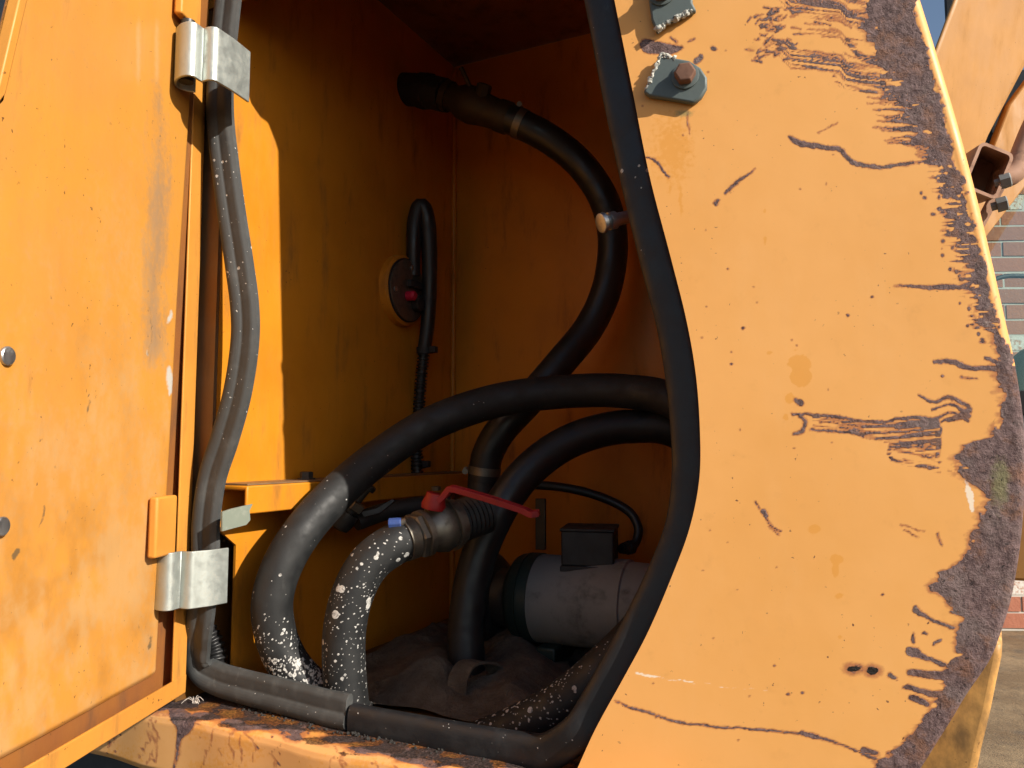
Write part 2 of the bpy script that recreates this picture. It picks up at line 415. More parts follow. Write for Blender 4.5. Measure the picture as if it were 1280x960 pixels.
WK = 0.48
_wk = _wx = _wy = None
def warp():
    return px + 4.0 * fbm(px / 14, py / 14, 91, 3) + 2.5 * fbm(px / 2.5, py / 2.5, 97, 2), py + 4.0 * fbm(px / 14, py / 14, 93, 3) + 2.2 * fbm(px / 2.5, py / 2.5, 99, 2)
def seg_field(pl, soft=1.0):
    """signed field of a tapered polyline of (x, y, width) photo points: positive inside"""
    global _wk, _wx, _wy
    if _wk is not px: _wx, _wy = warp(); _wk = px
    out = np.full(px.shape, -9.0)
    P = np.array(pl, float)
    if len(P) > 2: P = catmull(P, 6.0)
    for a, b in zip(P[:-1], P[1:]):
        lo = np.minimum(a[:2], b[:2]) - 14; hi = np.maximum(a[:2], b[:2]) + 14
        m = (px > lo[0]) & (px < hi[0]) & (py > lo[1]) & (py < hi[1])
        if not m.any(): continue
        d = b[:2] - a[:2]; L2 = d @ d + 1e-6
        t = np.clip(((_wx[m] - a[0]) * d[0] + (_wy[m] - a[1]) * d[1]) / L2, 0, 1)
        dist = np.hypot(_wx[m] - a[0] - t * d[0], _wy[m] - a[1] - t * d[1])
        w = (a[2] + (b[2] - a[2]) * t) * WK
        out[m] = np.maximum(out[m], (w - dist) / (2.3 * soft))
    return out
def blob(cx, cy, rx, ry, soft=3.0):
    global _wk, _wx, _wy
    if _wk is not px: _wx, _wy = warp(); _wk = px
    k_ = min(1.0, min(rx, ry) / 4)
    d = np.hypot((px + (_wx - px) * k_ - cx) / rx, (py + (_wy - py) * k_ - cy) / ry)
    return (1 - d) * min(rx, ry) / soft

# rusted right-hand band: left limit by height, with streaky fringe
bl = np.array([(-400, 990), (-100, 1060), (0, 1084), (30, 1082), (60, 1092), (90, 1100), (120, 1118), (150, 1132), (180, 1150), (205, 1160), (230, 1172), (250, 1178), (280, 1184), (300, 1189), (330, 1198), (360, 1206), (390, 1214), (415, 1228), (440, 1240),
               (480, 1250), (520, 1252), (545, 1246), (556, 1205), (575, 1192), (600, 1206), (612, 1232), (640, 1230), (660, 1216), (690, 1212), (705, 1196), (715, 1172), (735, 1168), (752, 1180), (770, 1200), (795, 1197), (815, 1190), (840, 1182),
               (870, 1178), (890, 1160), (915, 1138), (940, 1112), (960, 1094), (1100, 960)])
xb = np.interp(py, bl[:, 0], bl[:, 1]) + np.interp(py, [80, 160, 420, 470], [0, 6, 12, 2])
n1 = fbm(px / 22, py / 16, 3); n2 = fbm(px / 34, py / 3.2, 21, 3); n3 = fbm(px / 7, py / 6, 44, 3)
upper = np.clip((440 - py) / 60, 0, 1)
rust = (px - xb + n1 * 26 + (n2 + 0.16) * (12 + 24 * upper * np.clip((py - 70) / 40, 0, 1)) + n3 * 8) / 11
strip = np.interp(py, [-400, 0, 100, 200, 300, 400, 430, 470], [7, 5, 8, 9, 7, 3, 0, -8])
rust = np.where(py < 470, np.minimum(rust, (xr_pix - strip - px + n3 * 16 + n1 * 9) / 3.0), rust)
isl = fbm(px / 11, py / 3.0, 301, 4); isl2 = fbm(px / 16, py / 9, 311, 4)
rust = rust - np.clip(isl - 0.10, 0, 1) * 26 * upper * np.clip((xb + 34 - px) / 22, 0, 1) * np.clip((py - 60) / 60, 0, 1)
rust = rust - np.clip(isl2 - 0.20, 0, 1) * 12 * np.clip((xr_pix - 14 - px) / 10, 0, 1)
rust = np.clip(rust, -2, 1.2)
R_ = lambda f: np.maximum(rust, np.clip(f, -2, 1.0))
# combed scratches at the top
rust0 = rust.copy()
rr = random.Random(5)
def comb(x0, y0, x1, w):
    prof = [(945, -26), (970, -19), (988, 0), (1020, 3), (1050, 6), (1058, 16), (1075, 19), (1102, 21)]
    pts = []
    j = rr.uniform(-2, 2)
    for x in np.arange(x0, x1, 7):
        yy = np.interp(x + j, [p[0] for p in prof], [p[1] for p in prof])
        pts.append((x, y0 + yy + rr.uniform(-0.6, 0.6), w * rr.uniform(0.4, 1.1)))
    return pts
for k in range(70):
    c = rr.choice([(2, 6), (5, 5), (70, 5), (76, 6), (82, 3), (-30, 16), (-12, 8), (25, 24), (45, 18)])
    y0 = rr.gauss(*c)
    x0 = rr.uniform(958, 1010) if c[1] < 10 else rr.uniform(985, 1060)
    x1 = rr.uniform(1060, 1108) if c[1] < 10 else x0 + rr.uniform(20, 60)
    rust = R_(seg_field(comb(x0, y0, x1, rr.uniform(1.0, 3.2) if c[1] < 10 else 1.3)))
for pts in ([(985, 52, 9), (1000, 74, 15), (1030, 76, 10), (1052, 82, 9), (1060, 95, 12), (1085, 102, 9), (1105, 104, 8)],
            [(985, -6, 6), (1010, 4, 6), (1045, 10, 8), (1058, 22, 8), (1080, 27, 5), (1100, 30, 4)],
            [(1042, 96, 4), (1052, 106, 5), (1070, 112, 4), (1098, 116, 3)], [(1058, 50, 6), (1070, 66, 8), (1085, 74, 10), (1110, 80, 12)],
            [(992, 42, 2), (1020, 41, 3), (1050, 43, 1)], [(1018, 28, 2), (1038, 31, 2)]):
    rust = R_(seg_field(pts))
# break the combed area into parallel hairlines of paint that survive between the grooves
pv = np.interp(px, [945, 970, 988, 1020, 1050, 1058, 1075, 1102], [-26, -19, 0, 3, 6, 16, 19, 21])
hair = fbm(px / 55, (py - pv) / 2.3, 131, 2)
cz = (px < 1100) & (py < 125) & (rust0 < 0.3)
rust = np.where(cz, np.minimum(rust, 0.25 + hair * 5.5), rust)
for k in range(60):
    x, y = rr.gauss(962, 12), rr.uniform(5, 76)
    rust = R_(seg_field([(x, y, rr.uniform(1, 4)), (x + rr.uniform(3, 12), y + rr.uniform(-7, 3), rr.uniform(0.5, 3))]))
for k in range(30):                                      # horizontal hairlines that run out of the band
    y = rr.uniform(105, 200); x1 = float(np.interp(y, bl[:, 0], bl[:, 1])) + 14
    L = rr.uniform(15, 62) * (1.0 if y < 190 else 0.6)
    rust = R_(seg_field([(x1 - L, y + rr.uniform(-3, 2), 0.6), (x1 - L * 0.5, y + rr.uniform(-1, 2), rr.uniform(1, 3.4)), (x1, y + 2, 3)]))
for k in range(26):
    y = rr.uniform(235, 430); x1 = float(np.interp(y, bl[:, 0], bl[:, 1]))
    rust = R_(blob(x1 - abs(rr.gauss(0, 14)), y, rr.uniform(1.5, 4), rr.uniform(1.2, 3), 1.6))
SCR = [[(987, 171, 4), (996, 178, 8), (1020, 183, 7), (1048, 186, 6), (1057, 194, 6), (1072, 205, 6), (1100, 209, 5), (1142, 203, 3)],
       [(944, 211, 1), (925, 224, 4), (906, 242, 4)], [(898, 252, 5), (895, 256, 5)], [(1023, 167, 1.2), (1046, 153, 1.2)],
       [(1117, 357, 1.5), (1145, 359, 4), (1175, 359, 6), (1205, 360, 5), (1235, 364, 5)],
       [(1167, 453, 4), (1192, 452, 7), (1206, 459, 6), (1250, 461, 7)], [(1232, 448, 4), (1250, 455, 6)], [(1201, 471, 2), (1222, 474, 2)],
       [(1148, 493, 2), (1160, 501, 4), (1170, 502, 4), (1186, 495, 4), (1200, 502, 5), (1211, 507, 5)], [(1166, 512, 3), (1190, 505, 4), (1211, 520, 6)], [(1168, 524, 3), (1190, 516, 3), (1210, 526, 4)], [(1185, 527, 3), (1211, 512, 9)], [(1176, 527, 3), (1206, 520, 9)],
       [(991, 517, 3), (1030, 519, 4), (1060, 523, 3.5), (1085, 528, 4), (1110, 526, 4), (1140, 522, 4), (1170, 525, 4)],
       [(1000, 520, 3), (1007, 527, 5), (1005, 538, 5), (993, 542, 3)], [(1014, 537, 3), (1045, 539, 3), (1070, 541, 5), (1092, 547, 5), (1125, 548, 4), (1152, 545, 4)],
       [(1025, 527, 1.5), (1060, 531, 2), (1095, 536, 2), (1160, 533, 3)], [(1050, 534, 2), (1100, 541, 2), (1165, 540, 3)], [(1120, 536, 5), (1150, 532, 6), (1171, 532, 8)],
       [(1150, 541, 4), (1172, 536, 9), (1172, 570, 5)], [(1112, 558, 3), (1140, 556, 3), (1172, 549, 3)], [(1112, 562, 5), (1116, 575, 4), (1150, 582, 3), (1174, 590, 3)], [(1118, 562, 3), (1150, 568, 2.5), (1175, 577, 3)], [(1130, 574, 2), (1172, 586, 3)], [(1125, 553, 3), (1160, 560, 2)],
       [(993, 501, 4), (1000, 504, 9)], [(945, 628, 2.5), (950, 636, 2)], [(955, 640, 7), (958, 645, 6)], [(958, 648, 2), (965, 658, 2), (976, 664, 2.5)], [(962, 659, 1.5), (974, 668, 1.5)],
       [(1125, 656, 1), (1155, 664, 1.2)], [(1172, 666, 2), (1177, 680, 2)], [(1130, 663, 1.5), (1148, 672, 1.2)],
       [(770, 877, 2), (800, 888, 3.4), (850, 903, 3), (900, 908, 2.8), (960, 913, 3), (1000, 917, 3), (1040, 926, 3.5), (1065, 937, 3), (1095, 948, 4)], [(1002, 916, 6), (1022, 921, 5)], [(1080, 937, 7), (1096, 941, 5)],
       [(1144, 762, 9), (1150, 767, 6), (1166, 776, 4), (1190, 784, 5)], [(1188, 764, 3), (1205, 768, 5)], [(1138, 815, 12), (1146, 817, 12), (1158, 822, 6), (1180, 830, 6)],
       [(1136, 841, 7), (1160, 843, 10), (1195, 847, 14)], [(1134, 857, 6), (1150, 864, 8), (1170, 868, 9), (1190, 868, 14)], [(1140, 872, 8), (1160, 880, 6)],
       [(1142, 792, 3), (1142, 803, 5)], [(1155, 791, 4), (1158, 793, 4)], [(1168, 805, 4), (1176, 800, 4)], [(1130, 858, 4), (1134, 860, 4)], [(1113, 844, 7), (1119, 847, 5)],
       [(808, 57, 16), (835, 62, 15), (850, 60, 7)], [(891, 60, 6), (894, 61, 6)], [(871, 77, 7), (876, 72, 6)], [(860, 52, 2), (868, 49, 2)], [(838, 47, 3), (846, 52, 2)],
       [(808, 197, 1.5), (815, 198, 2.5), (822, 205, 3), (829, 215, 3.4), (835, 221, 3)], [(860, 140, 1.5), (861, 168, 0.6)]]
for s_ in SCR: rust = R_(seg_field(s_))
hz_ = fbm(px / 60, (py - 8 * np.sin((px - 990) / 60)) / 2.0, 141, 2)
yt_ = np.interp(px, [990, 1060, 1090, 1140, 1172], [516, 522, 527, 523, 524]); yb_ = np.interp(px, [1010, 1060, 1095, 1130, 1172], [536, 541, 550, 560, 572])
zone = np.minimum(np.minimum(py - yt_, yb_ - py) / 6.0, (1174 - px + 10 * n3) / 5.0) * np.where(px > 1015, 1, 0)
rust = R_(np.where(zone > 0, np.minimum(zone, np.interp(px, [1015, 1110, 1172], [-0.75, -0.25, 0.1]) + hz_ * 3.4), -2))
rust = np.where((px > 1080) & (px < 1176) & (py > 528) & (py < 594), np.minimum(rust, 0.55 + hz_ * 4.5), rust)
for (x, y, r) in [(929, 410, 4), (1060, 394, 4), (1090, 371, 3.5), (914, 440, 2), (914, 455, 3.4), (990, 425, 2), (996, 432, 2), (883, 383, 1.8), (910, 336, 2.2), (1178, 470, 4), (1040, 553, 2), (946, 378, 1.5), (1103, 743, 3), (968, 832, 3), (985, 868, 4), (1003, 866, 4), (923, 925, 2), (820, 897, 2), (937, 870, 2), (1000, 236, 2), (1061, 57, 2), (885, 90, 2)]:
    rust = R_(blob(x, y, r * 0.55, r * 0.45, 1.6))
for k in range(30):
    x, y = rr.uniform(800, 1230), rr.uniform(20, 940)
    rust = R_(blob(x, y, rr.uniform(0.5, 1.1), rr.uniform(0.5, 1.0), 1.6))
ochre = np.full(px.shape, -1.0)
for b in [(1000, 455, 17, 12), (1001, 470, 15, 16), (987, 498, 8, 8), (961, 440, 5, 4), (995, 438, 6, 3), (982, 522, 5, 6), (1017, 661, 10, 7), (1045, 700, 10, 8), (1044, 712, 6, 12), (1049, 745, 7, 5), (1051, 798, 4, 4),
          (956, 300, 3, 10), (955, 264, 4, 4), (851, 250, 4, 30), (838, 235, 3, 12)]:
    ochre = np.maximum(ochre, blob(*b, 5.0))
ochre = np.maximum(ochre, 0.45 * np.clip(1 - np.hypot((px - 840) / 36, (py - 185) / 62), -1, 1) + 0.1 * (np.hypot((px - 840) / 36, (py - 185) / 62) < 1))
white = np.full(px.shape, -1.0)
for s_ in [[(794, 841, 5), (812, 845, 7), (830, 847, 4)], [(830, 848, 3), (850, 851, 5), (888, 854, 3)], [(880, 856, 1.5), (960, 863, 4)], [(1020, 884, 3), (1036, 886, 2)], [(1208, 600, 6), (1214, 628, 12), (1216, 640, 6)]]:
    white = np.maximum(white, np.clip(seg_field(s_, 2.0), -1, 1))
moss = np.maximum(np.clip(1 - np.hypot((px - 1250) / 20, (py - 605) / 55), -1, 1), np.clip(1 - np.hypot((px - 855) / 22, (py - 142) / 9), -1, 1) * 0.9)
hole = np.maximum.reduce([blob(1067, 836, 9, 4, 2.5), blob(1090, 838, 8, 5, 2.5), blob(1234, 868, 1, 1)])
for k in range(40):
    y = rr.uniform(480, 930); x = float(np.interp(y, [p[1] for p in Rpx], [p[0] for p in Rpx])) - rr.uniform(4, 40)
    a_ = rr.uniform(0.6, 1.4)
    hole = np.maximum(hole, seg_field([(x, y, 2.2), (x - 4 * math.cos(a_), y + 6 * math.sin(a_), 1.5)]))
hole = np.clip(hole, -1, 1)
rust = np.maximum(rust, np.clip(np.maximum(blob(1068, 836, 15, 8, 6), blob(1090, 838, 13, 8, 6)) - 0.35, -1, 0.05))
pm = MB(); pm.v = [tuple(p) for p in V]; pm.f = grid_faces(len(rows), ncol)
panel = obj('side_panel', pm, M_panel, body, smooth=True, angle=60)
panel['label'] = 'faded orange panel with purple-brown rust along its right edge'
for nm, arr in (('rust', rust), ('ochre', ochre), ('white', white), ('moss', moss), ('hole', hole)): attr(panel, nm, arr)

# skirt plate that shows behind the lower right rim of the panel
sk = [(1247, 798), (1253, 806), (1252, 822), (1246, 850), (1238, 890), (1226, 940), (1214, 1000), (1090, 1075), (1110, 990), (1140, 930), (1190, 850), (1225, 800)]
skm = MB().prism([on_y(a, b, 0.085) for a, b in sk], (0.01, 0.10, 0.0))
M_skirt = paint_mat('chipped_skirt_paint', (0.80, 0.42, 0.13), (0.72, 0.35, 0.09), (0.025, 0.02, 0.017), amount=1.7, speck=1.0, streak=(1, 1, 0.6))
obj('skirt_plate', skm, M_skirt, body, bevel=0.012, seg=4)

# ------------------------------------------------------------------ compartment shell
ZC, ZF, DEEP, XW = 1.80, 0.665, 0.62, 0.735
def quad_wall(name, a, b, c, d, mat, thick):
    m = MB(); nrm = np.cross(np.array(b) - a, np.array(d) - a); nrm = nrm / np.linalg.norm(nrm) * thick
    m.prism([a, b, c, d], nrm); return obj(name, m, mat, body, smooth=False)
obj('left_wall', MB().prism([(0, 0.012, 0.90), (0, 0.012, ZC), (0, DEEP, ZC), (0, DEEP, ZF - 0.05), (0, 0.052, ZF - 0.05), (0, 0.052, 0.87)], (-0.004, 0, 0)), M_inner, body, smooth=False)
obj('shade_sheet_side', MB().box((-0.052, 0.05, 0.80), (0.004, 0.09, 0.30)), M_inner_low, body, smooth=False)  # added dark sheet, its colour stands for shadow under the beam
obj('shade_sheet_back', MB().box((-0.028, 0.098, 0.80), (0.05, 0.004, 0.30)), M_inner_low, body, smooth=False)  # added dark sheet closing the painted shadow behind the wall notch
quad_wall('back_wall', np.array((-0.004, DEEP + 0.001, ZF - 0.05)), (XW, DEEP + 0.001, ZF - 0.05), (XW, DEEP + 0.001, ZC), (-0.004, DEEP + 0.001, ZC), M_inner_back, -0.004)
quad_wall('right_wall', np.array((0.73, 0.075, ZF - 0.05)), (0.73, DEEP, ZF - 0.05), (0.73, DEEP, ZC), (0.73, 0.075, ZC), M_inner_back, 0.004)
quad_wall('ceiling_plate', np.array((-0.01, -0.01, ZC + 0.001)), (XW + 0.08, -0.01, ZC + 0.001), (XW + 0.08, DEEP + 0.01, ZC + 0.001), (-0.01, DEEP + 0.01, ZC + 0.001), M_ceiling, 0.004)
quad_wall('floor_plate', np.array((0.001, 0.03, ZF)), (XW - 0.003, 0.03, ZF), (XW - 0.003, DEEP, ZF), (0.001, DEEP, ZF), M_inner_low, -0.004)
# unseen hatch front plate, lower edge shaped to trim the sunlit wall strip
obj('hatch_head_plate', MB().prism([(-0.03, 0.003, 1.605), (0.15, 0.003, 1.608), (0.24, 0.003, 1.622), (0.32, 0.003, 1.655), (0.39, 0.003, 1.692), (0.46, 0.003, 1.71), (0.50, 0.003, 1.715), (0.50, 0.003, 1.86), (-0.03, 0.003, 1.86)], (0, 0.008, 0)), M_rail, body, smooth=False)
obj('sun_gap_filler', MB().prism([(0.46, PY(0.46) + 0.006, 1.74), (0.90, PY(0.90) + 0.006, 1.74), (0.90, PY(0.90) + 0.006, 1.86), (0.46, PY(0.46) + 0.006, 1.86)], (0, 0.006, 0)), M_rail, body, smooth=False)  # unseen strip added to stop sun leaking in above the side panel
# left jamb
jm = MB().box((-0.019, 0.0085, 1.28), (0.036, 0.005, 1.04)); obj('jamb', jm, M_dusty, body, smooth=False)
obj('jamb_return', MB().box((-0.036, -0.004, 1.28), (0.004, 0.022, 1.04)), M_dusty, body, smooth=False)
# dark body side beyond the hinge
obj('engine_side_cover', MB().box((-0.96, 0.03, 1.25), (1.8, 0.03, 1.5)), M_darkbody, body, bevel=0.008)
# lower front with ledge
LZ = on_y(215, 893, -0.03)[2]
lp = catmull([(-1.2, -0.03), (0.0, -0.03), (0.3, -0.03), (0.62, -0.026)], 0.01)
xs = np.linspace(-0.60, 0.62, 300)
sec = [(0.06, 0.0, 0), (0.035, 0.0005, 0), (0.01, 0.001, 0), (-0.012, 0.0, 0), (-0.022, -0.002, 0), (-0.028, -0.006, 0), (-0.030, -0.012, 0), (-0.030, -0.03, 0), (-0.030, -0.055, 0), (-0.030, -0.066, 0), (-0.026, -0.073, 0), (-0.016, -0.077, 0), (0.03, -0.078, 0)]
secd = []
for (a, b) in zip(sec[:-1], sec[1:]):
    for t in np.linspace(0, 1, 6, endpoint=False): secd.append((a[0] + (b[0] - a[0]) * t, a[1] + (b[1] - a[1]) * t))
secd.append(sec[-1][:2])
lv = []
for x in xs:
    for (y, z) in secd:
        wob = 0.0012 * math.sin(x * 21) + 0.001 * math.sin(x * 47 + 1)
        lv.append((x, y + wob, LZ + z + wob * 0.6))
lm = MB(); lm.v = lv; lm.f = grid_faces(len(xs), len(secd))
M_low = panel_material('faded_lower_front_paint', (0.80, 0.42, 0.16), (0.74, 0.36, 0.12))
lowp = obj('lower_front', lm, M_low, body, angle=60)
lvn = np.array(lv); px, py = pix(lvn)
front_y = np.interp(px, [100, 215, 545, 700], [871, 893, 955, 985])
rust = np.minimum(np.clip((front_y + 1 + fbm(px / 30, py / 12, 9) * 22 - py) / 6, -2, 0.75), fbm(px / 26, py / 7, 19) * 3.0 + 0.25)
rr = random.Random(9)
for s_ in [[(222, 893, 24), (232, 905, 22), (224, 925, 6), (218, 960, 3)]]:
    rust = np.maximum(rust, np.clip(seg_field(s_), -2, 1))
for k in range(16):
    x0 = rr.uniform(120, 520); y0 = float(np.interp(x0, [100, 215, 545], [871, 893, 955])) + rr.uniform(0, 15); pts = []
    for q in range(7):
        pts.append((x0, y0, rr.uniform(0.3, 1.0))); x0 += rr.uniform(-7, 7); y0 += rr.uniform(4, 12)
    rust = np.maximum(rust, np.clip(seg_field(pts), -2, 0.6))
for k in range(60):
    rust = np.maximum(rust, np.clip(blob(rr.uniform(110, 560), rr.uniform(890, 960), rr.uniform(0.8, 2), rr.uniform(0.8, 1.6), 1.6), -2, 1))
hole = np.clip((front_y - 2 + fbm(px / 40, py / 9, 33) * 50 - py) / 10, -1, 0.24)
attr(lowp, 'rust', rust); attr(lowp, 'hole', hole)
attr(lowp, 'ochre', np.where(py < front_y, 0.6, np.clip(fbm(px / 50, py / 30, 71) * 1.2 + 0.1, -1, 0.5))); attr(lowp, 'white', np.full(px.shape, -1.0)); attr(lowp, 'moss', np.full(px.shape, -1.0))
print('LZ', LZ, 'seal pts', on_z(240, 872, LZ), on_z(437, 912, LZ), on_z(690, 960, LZ))

wz = np.arange(ZF, ZC - 0.005, 0.003)
wp = np.stack([0.003 + 0 * wz, DEEP - 0.002 + 0 * wz, wz], 1)
obj('weld_seam', MB().tube(wp, 0.0045 + 0.0016 * np.abs(np.sin(wz * 520)) + 0.001 * fbm(wz * 60, wz * 0, 5), 10), M_inner_back, body, angle=60)
# ------------------------------------------------------------------ beam on the left wall
b0, b1 = on_x(283, 609, 0.055), on_x(512, 591, 0.055)
bz = b0[2]
beam = obj('mounting_beam', MB().prism([(0.0005, 0.014, bz), (0.055, 0.014, bz), (0.055, 0.014, bz - 0.036), (0.050, 0.014, bz - 0.036), (0.050, 0.014, bz - 0.006), (0.0005, 0.014, bz - 0.006)], (0, DEEP - 0.018, 0)), M_inner, body, bevel=0.002)
obj('beam_grime', MB().box((0.0265, 0.315, bz + 0.0015), (0.050, 0.595, 0.002)), M_dusty, beam, smooth=False)
p = on_x(383, 597, 0.03)
bb = MB().lathe((0.030, p[1], bz + 0.002), (0, 0, 1), [(0, 0.013), (0.003, 0.013), (0.0031, 0.0095), (0.011, 0.0095), (0.012, 0.008)], 6)
obj('bolt', bb, M_darksteel, beam, smooth=False)
tp = [on_x(x, y, 0.0575) for x, y in [(278, 640), (290, 636), (316, 630), (312, 638), (313, 650), (308, 656), (278, 664)]]
M_tape = metal_mat('grey_green_tape', (0.22, 0.25, 0.20), 0.6, 0.0, (0.38, 0.38, 0.33), 0.5, 70)
obj('tape_tab', MB().prism(tp, (-0.003, 0, 0)), M_tape, beam, smooth=False)

# ------------------------------------------------------------------ torn lugs and bolts on the panel
nP = np.array([PK, -1.0, 0]); nP /= np.linalg.norm(nP)
def lug(poly, bolt, torn):
    lo = [on_panel(x, y) + nP * 0.0005 for x, y in poly]
    L = obj('lug_plate', MB().prism(lo, nP * 0.0075), M_lug, body, bevel=0.0022, seg=3)
    c = on_panel(*bolt) + nP * 0.0078
    obj('washer', MB().lathe(c, nP, [(0, 0.0135), (0.002, 0.0135), (0.0025, 0.012)], 32), M_lug, L)
    obj('bolt_head', MB().lathe(c + nP * 0.002, nP, [(0, 0.0107), (0.0075, 0.0107), (0.0092, 0.0093), (0.0094, 0.004)], 6), M_rustbolt, L, smooth=False, bevel=0.0008)
    tm = MB()
    P = np.array([on_panel(x, y) + nP * (0.0062 + h) for x, y, h in torn])
    P = catmull(P, 0.0009)
    ii = np.arange(len(P)) * 1.0
    w_ = 0.0026 * (0.55 + 1.1 * (fbm(ii / 5, ii * 0 + 3, int(bolt[0]), 3) + 0.35))
    jit = np.stack([fbm(ii / 3, ii * 0 + k, 60 + k, 3) for k in range(3)], 1) * 0.0035
    R = tube_rings(P + jit, w_, 9)
    rj = np.random.default_rng(int(bolt[0]))
    R = [[P[i] + jit[i] + (q_ - P[i] - jit[i]) * rj.uniform(0.6, 1.35) for q_ in r_] for i, r_ in enumerate(R)]
    obj('torn_edge', tm.rings(R), M_torn, L, angle=50)
lug([(805, 119), (812, 104), (822, 84), (828, 71), (845, 77), (862, 80), (876, 89), (884, 101), (884, 114), (877, 126), (867, 133), (838, 128), (812, 124)], (857, 100),
    [(808, 116, 0), (815, 101, .001), (823, 84, .001), (829, 74, .001), (845, 79, 0)])
lug([(812, -45), (866, -45), (866, 8), (871, 18), (850, 27), (833, 34), (822, 46), (815, 30), (811, 0)], (828, -3),
    [(821, 43, .001), (828, 36, .0), (838, 31, .001), (852, 25, .001), (869, 16, 0)])
# striker pin that crosses the hatch rim
s0, s1 = at(798, 268, 0.84), at(751, 279, 0.822)
ax = s1 - s0; Ls = np.linalg.norm(ax)
obj('striker_pin', MB().lathe(s0, ax, [(0, 0.007), (Ls * 0.62, 0.007), (Ls * 0.63, 0.0095), (Ls * 0.8, 0.0095), (Ls * 0.81, 0.007), (Ls * 0.9, 0.007), (Ls * 0.91, 0.011), (Ls, 0.0105), (Ls + 0.001, 0.009)], 32), M_steel, body)

# ------------------------------------------------------------------ hatch door
HX, HY = -0.020, -0.012
da = math.radians(184.6)
def az(a): return fh * math.cos(a) + RIGHT * math.sin(a)
U, N = az(da), az(da - math.pi / 2)
Hp = np.array([HX, HY, 0.0])
LEAN = np.array([0.027, 0, 0])
def D(u, n, z): return Hp + U * u + N * n + np.array([0, 0, z]) + LEAN * (z - 1.42)
DB = at(224, 857, 1.0)[2]
DT = 1.78
door = thing('hatch_door', 'open orange hatch door with scuffed inner skin at the left', 'door', D(0, 0, DB))
def door_uz(px_, py_, n=0.006):
    d = ray(px_, py_); o_ = CAM - Hp - N * n
    o_ = o_ - LEAN * (CAM[2] - 1.42); dd = d - LEAN * d[2]
    t = -(o_ @ N) / (dd @ N); P = CAM + d * t
    return (P - Hp - LEAN * (P[2] - 1.42)) @ U, P[2]
f0, f1 = door_uz(24, 0, 0.010), door_uz(1, 98, 0.010)
sl = (f1[0] - f0[0]) / (f1[1] - f0[1])
def ufree(z):                                    # free edge, leaning towards the hinge at the top
    return np.interp(z, [DB, 0.85, 1.0, 1.15, 1.30, f0[1], DT], [f0[0] + 0.11, f0[0] + 0.17, f0[0] + 0.165, f0[0] + 0.125, f0[0] + sl * (1.30 - f0[1]), f0[0], f0[0] + sl * (DT - f0[1])])
RWD = 0.032; RHT = 0.020
PIN = 0.046
# pan behind the skin
zz = np.linspace(DB + 0.001, DT, 60)
pan = MB().prism([D(0.0, 0, z) for z in zz] + [D(ufree(z), 0, z) for z in zz[::-1]], N * -0.003)
obj('door_pan', pan, M_groove, door, smooth=False)
# skin grid
zsk = np.arange(DB + 0.034, DT - 0.03, 0.0022); cu = np.linspace(0, 1, 170)
dv = []
for z in zsk:
    e = ufree(z) - 0.0105
    for t in cu:
        u = PIN + (e - PIN) * t
        n_ = 0.0075 - 0.0045 * math.exp(-((u - PIN) / 0.0022) ** 2) - 0.004 * math.exp(-((z - zsk[0]) / 0.003) ** 2)
        n_ += 0.0012 * math.sin(u * 17 + z * 5) * math.sin(z * 9 + 1)
        dv.append(D(u, n_, z))
sm = MB(); sm.v = [tuple(p_) for p_ in dv]; sm.f = [q[::-1] for q in grid_faces(len(zsk), len(cu))]
skin = obj('door_skin', sm, M_door, door, angle=70)
px, py = pix(np.array(dv))
scuff = 0.75 * np.clip(1 - np.abs(px - (200 - (py - 100) * 0.02)) / 22, 0, 1) * np.interp(py, [85, 130, 300, 440, 470], [0, .45, .95, .9, 0])
scuff = np.maximum(scuff, 0.5 * np.clip(1 - np.abs(px - 185) / 14, 0, 1) * np.clip(1 - np.abs(py - 805) / 40, 0, 1)) + fbm(px / 9, py / 60, 5) * 0.8 * (scuff > 0.05)
smear = np.clip(fbm(px / 26, py / 60, 15, 6) * 2.6 + 0.15, -1, 0.9) * np.interp(py, [100, 330, 700, 900], [0.05, .35, .8, .8])
smear += 0.5 * np.clip(1 - np.hypot((px - 60) / 70, (py - 690) / 90), 0, 1) + 0.35 * np.clip(1 - np.hypot((px - 80) / 60, (py - 820) / 80), 0, 1)
pale = np.clip(fbm(px / 13, py / 40, 25, 6) * 1.5 + fbm(px / 70, py / 80, 29) * 0.8, -1, 1) * np.interp(py, [0, 300, 500, 700, 960], [0.0, .3, .6, 1.0, 1.1]) + np.interp(py, [0, 350, 600, 960], [-.1, .05, .28, .38]) + 0.25 * np.clip(1 - np.abs(px - 150) / 70, 0, 1) * np.interp(py, [100, 250], [0, 1])
for x_ in (173, 196): pale = np.maximum(pale, 0.9 * np.clip(1 - np.abs(px - x_) / 5, 0, 1) * np.clip((95 - np.abs(py - 65) * 2) / 40, 0, 1))
for k in range(34):
    x_, y_ = random.uniform(60, 225), random.uniform(630, 860); a_ = random.uniform(0.9, 2.0); L_ = random.uniform(8, 40)
    pale = np.maximum(pale, np.clip(seg_field([(x_, y_, 1.0), (x_ + L_ * 0.5 * math.cos(a_) + 3, y_ + L_ * 0.5 * math.sin(a_), 1.8), (x_ + L_ * math.cos(a_), y_ + L_ * math.sin(a_), 0.8)]), -1, 0.9))
mark = np.full(px.shape, -1.0)
band = np.clip(1 - np.abs((py - 770) + (px) * 0.62) / 26, 0, 1) * (px < 150)
smear = smear + 0.8 * band
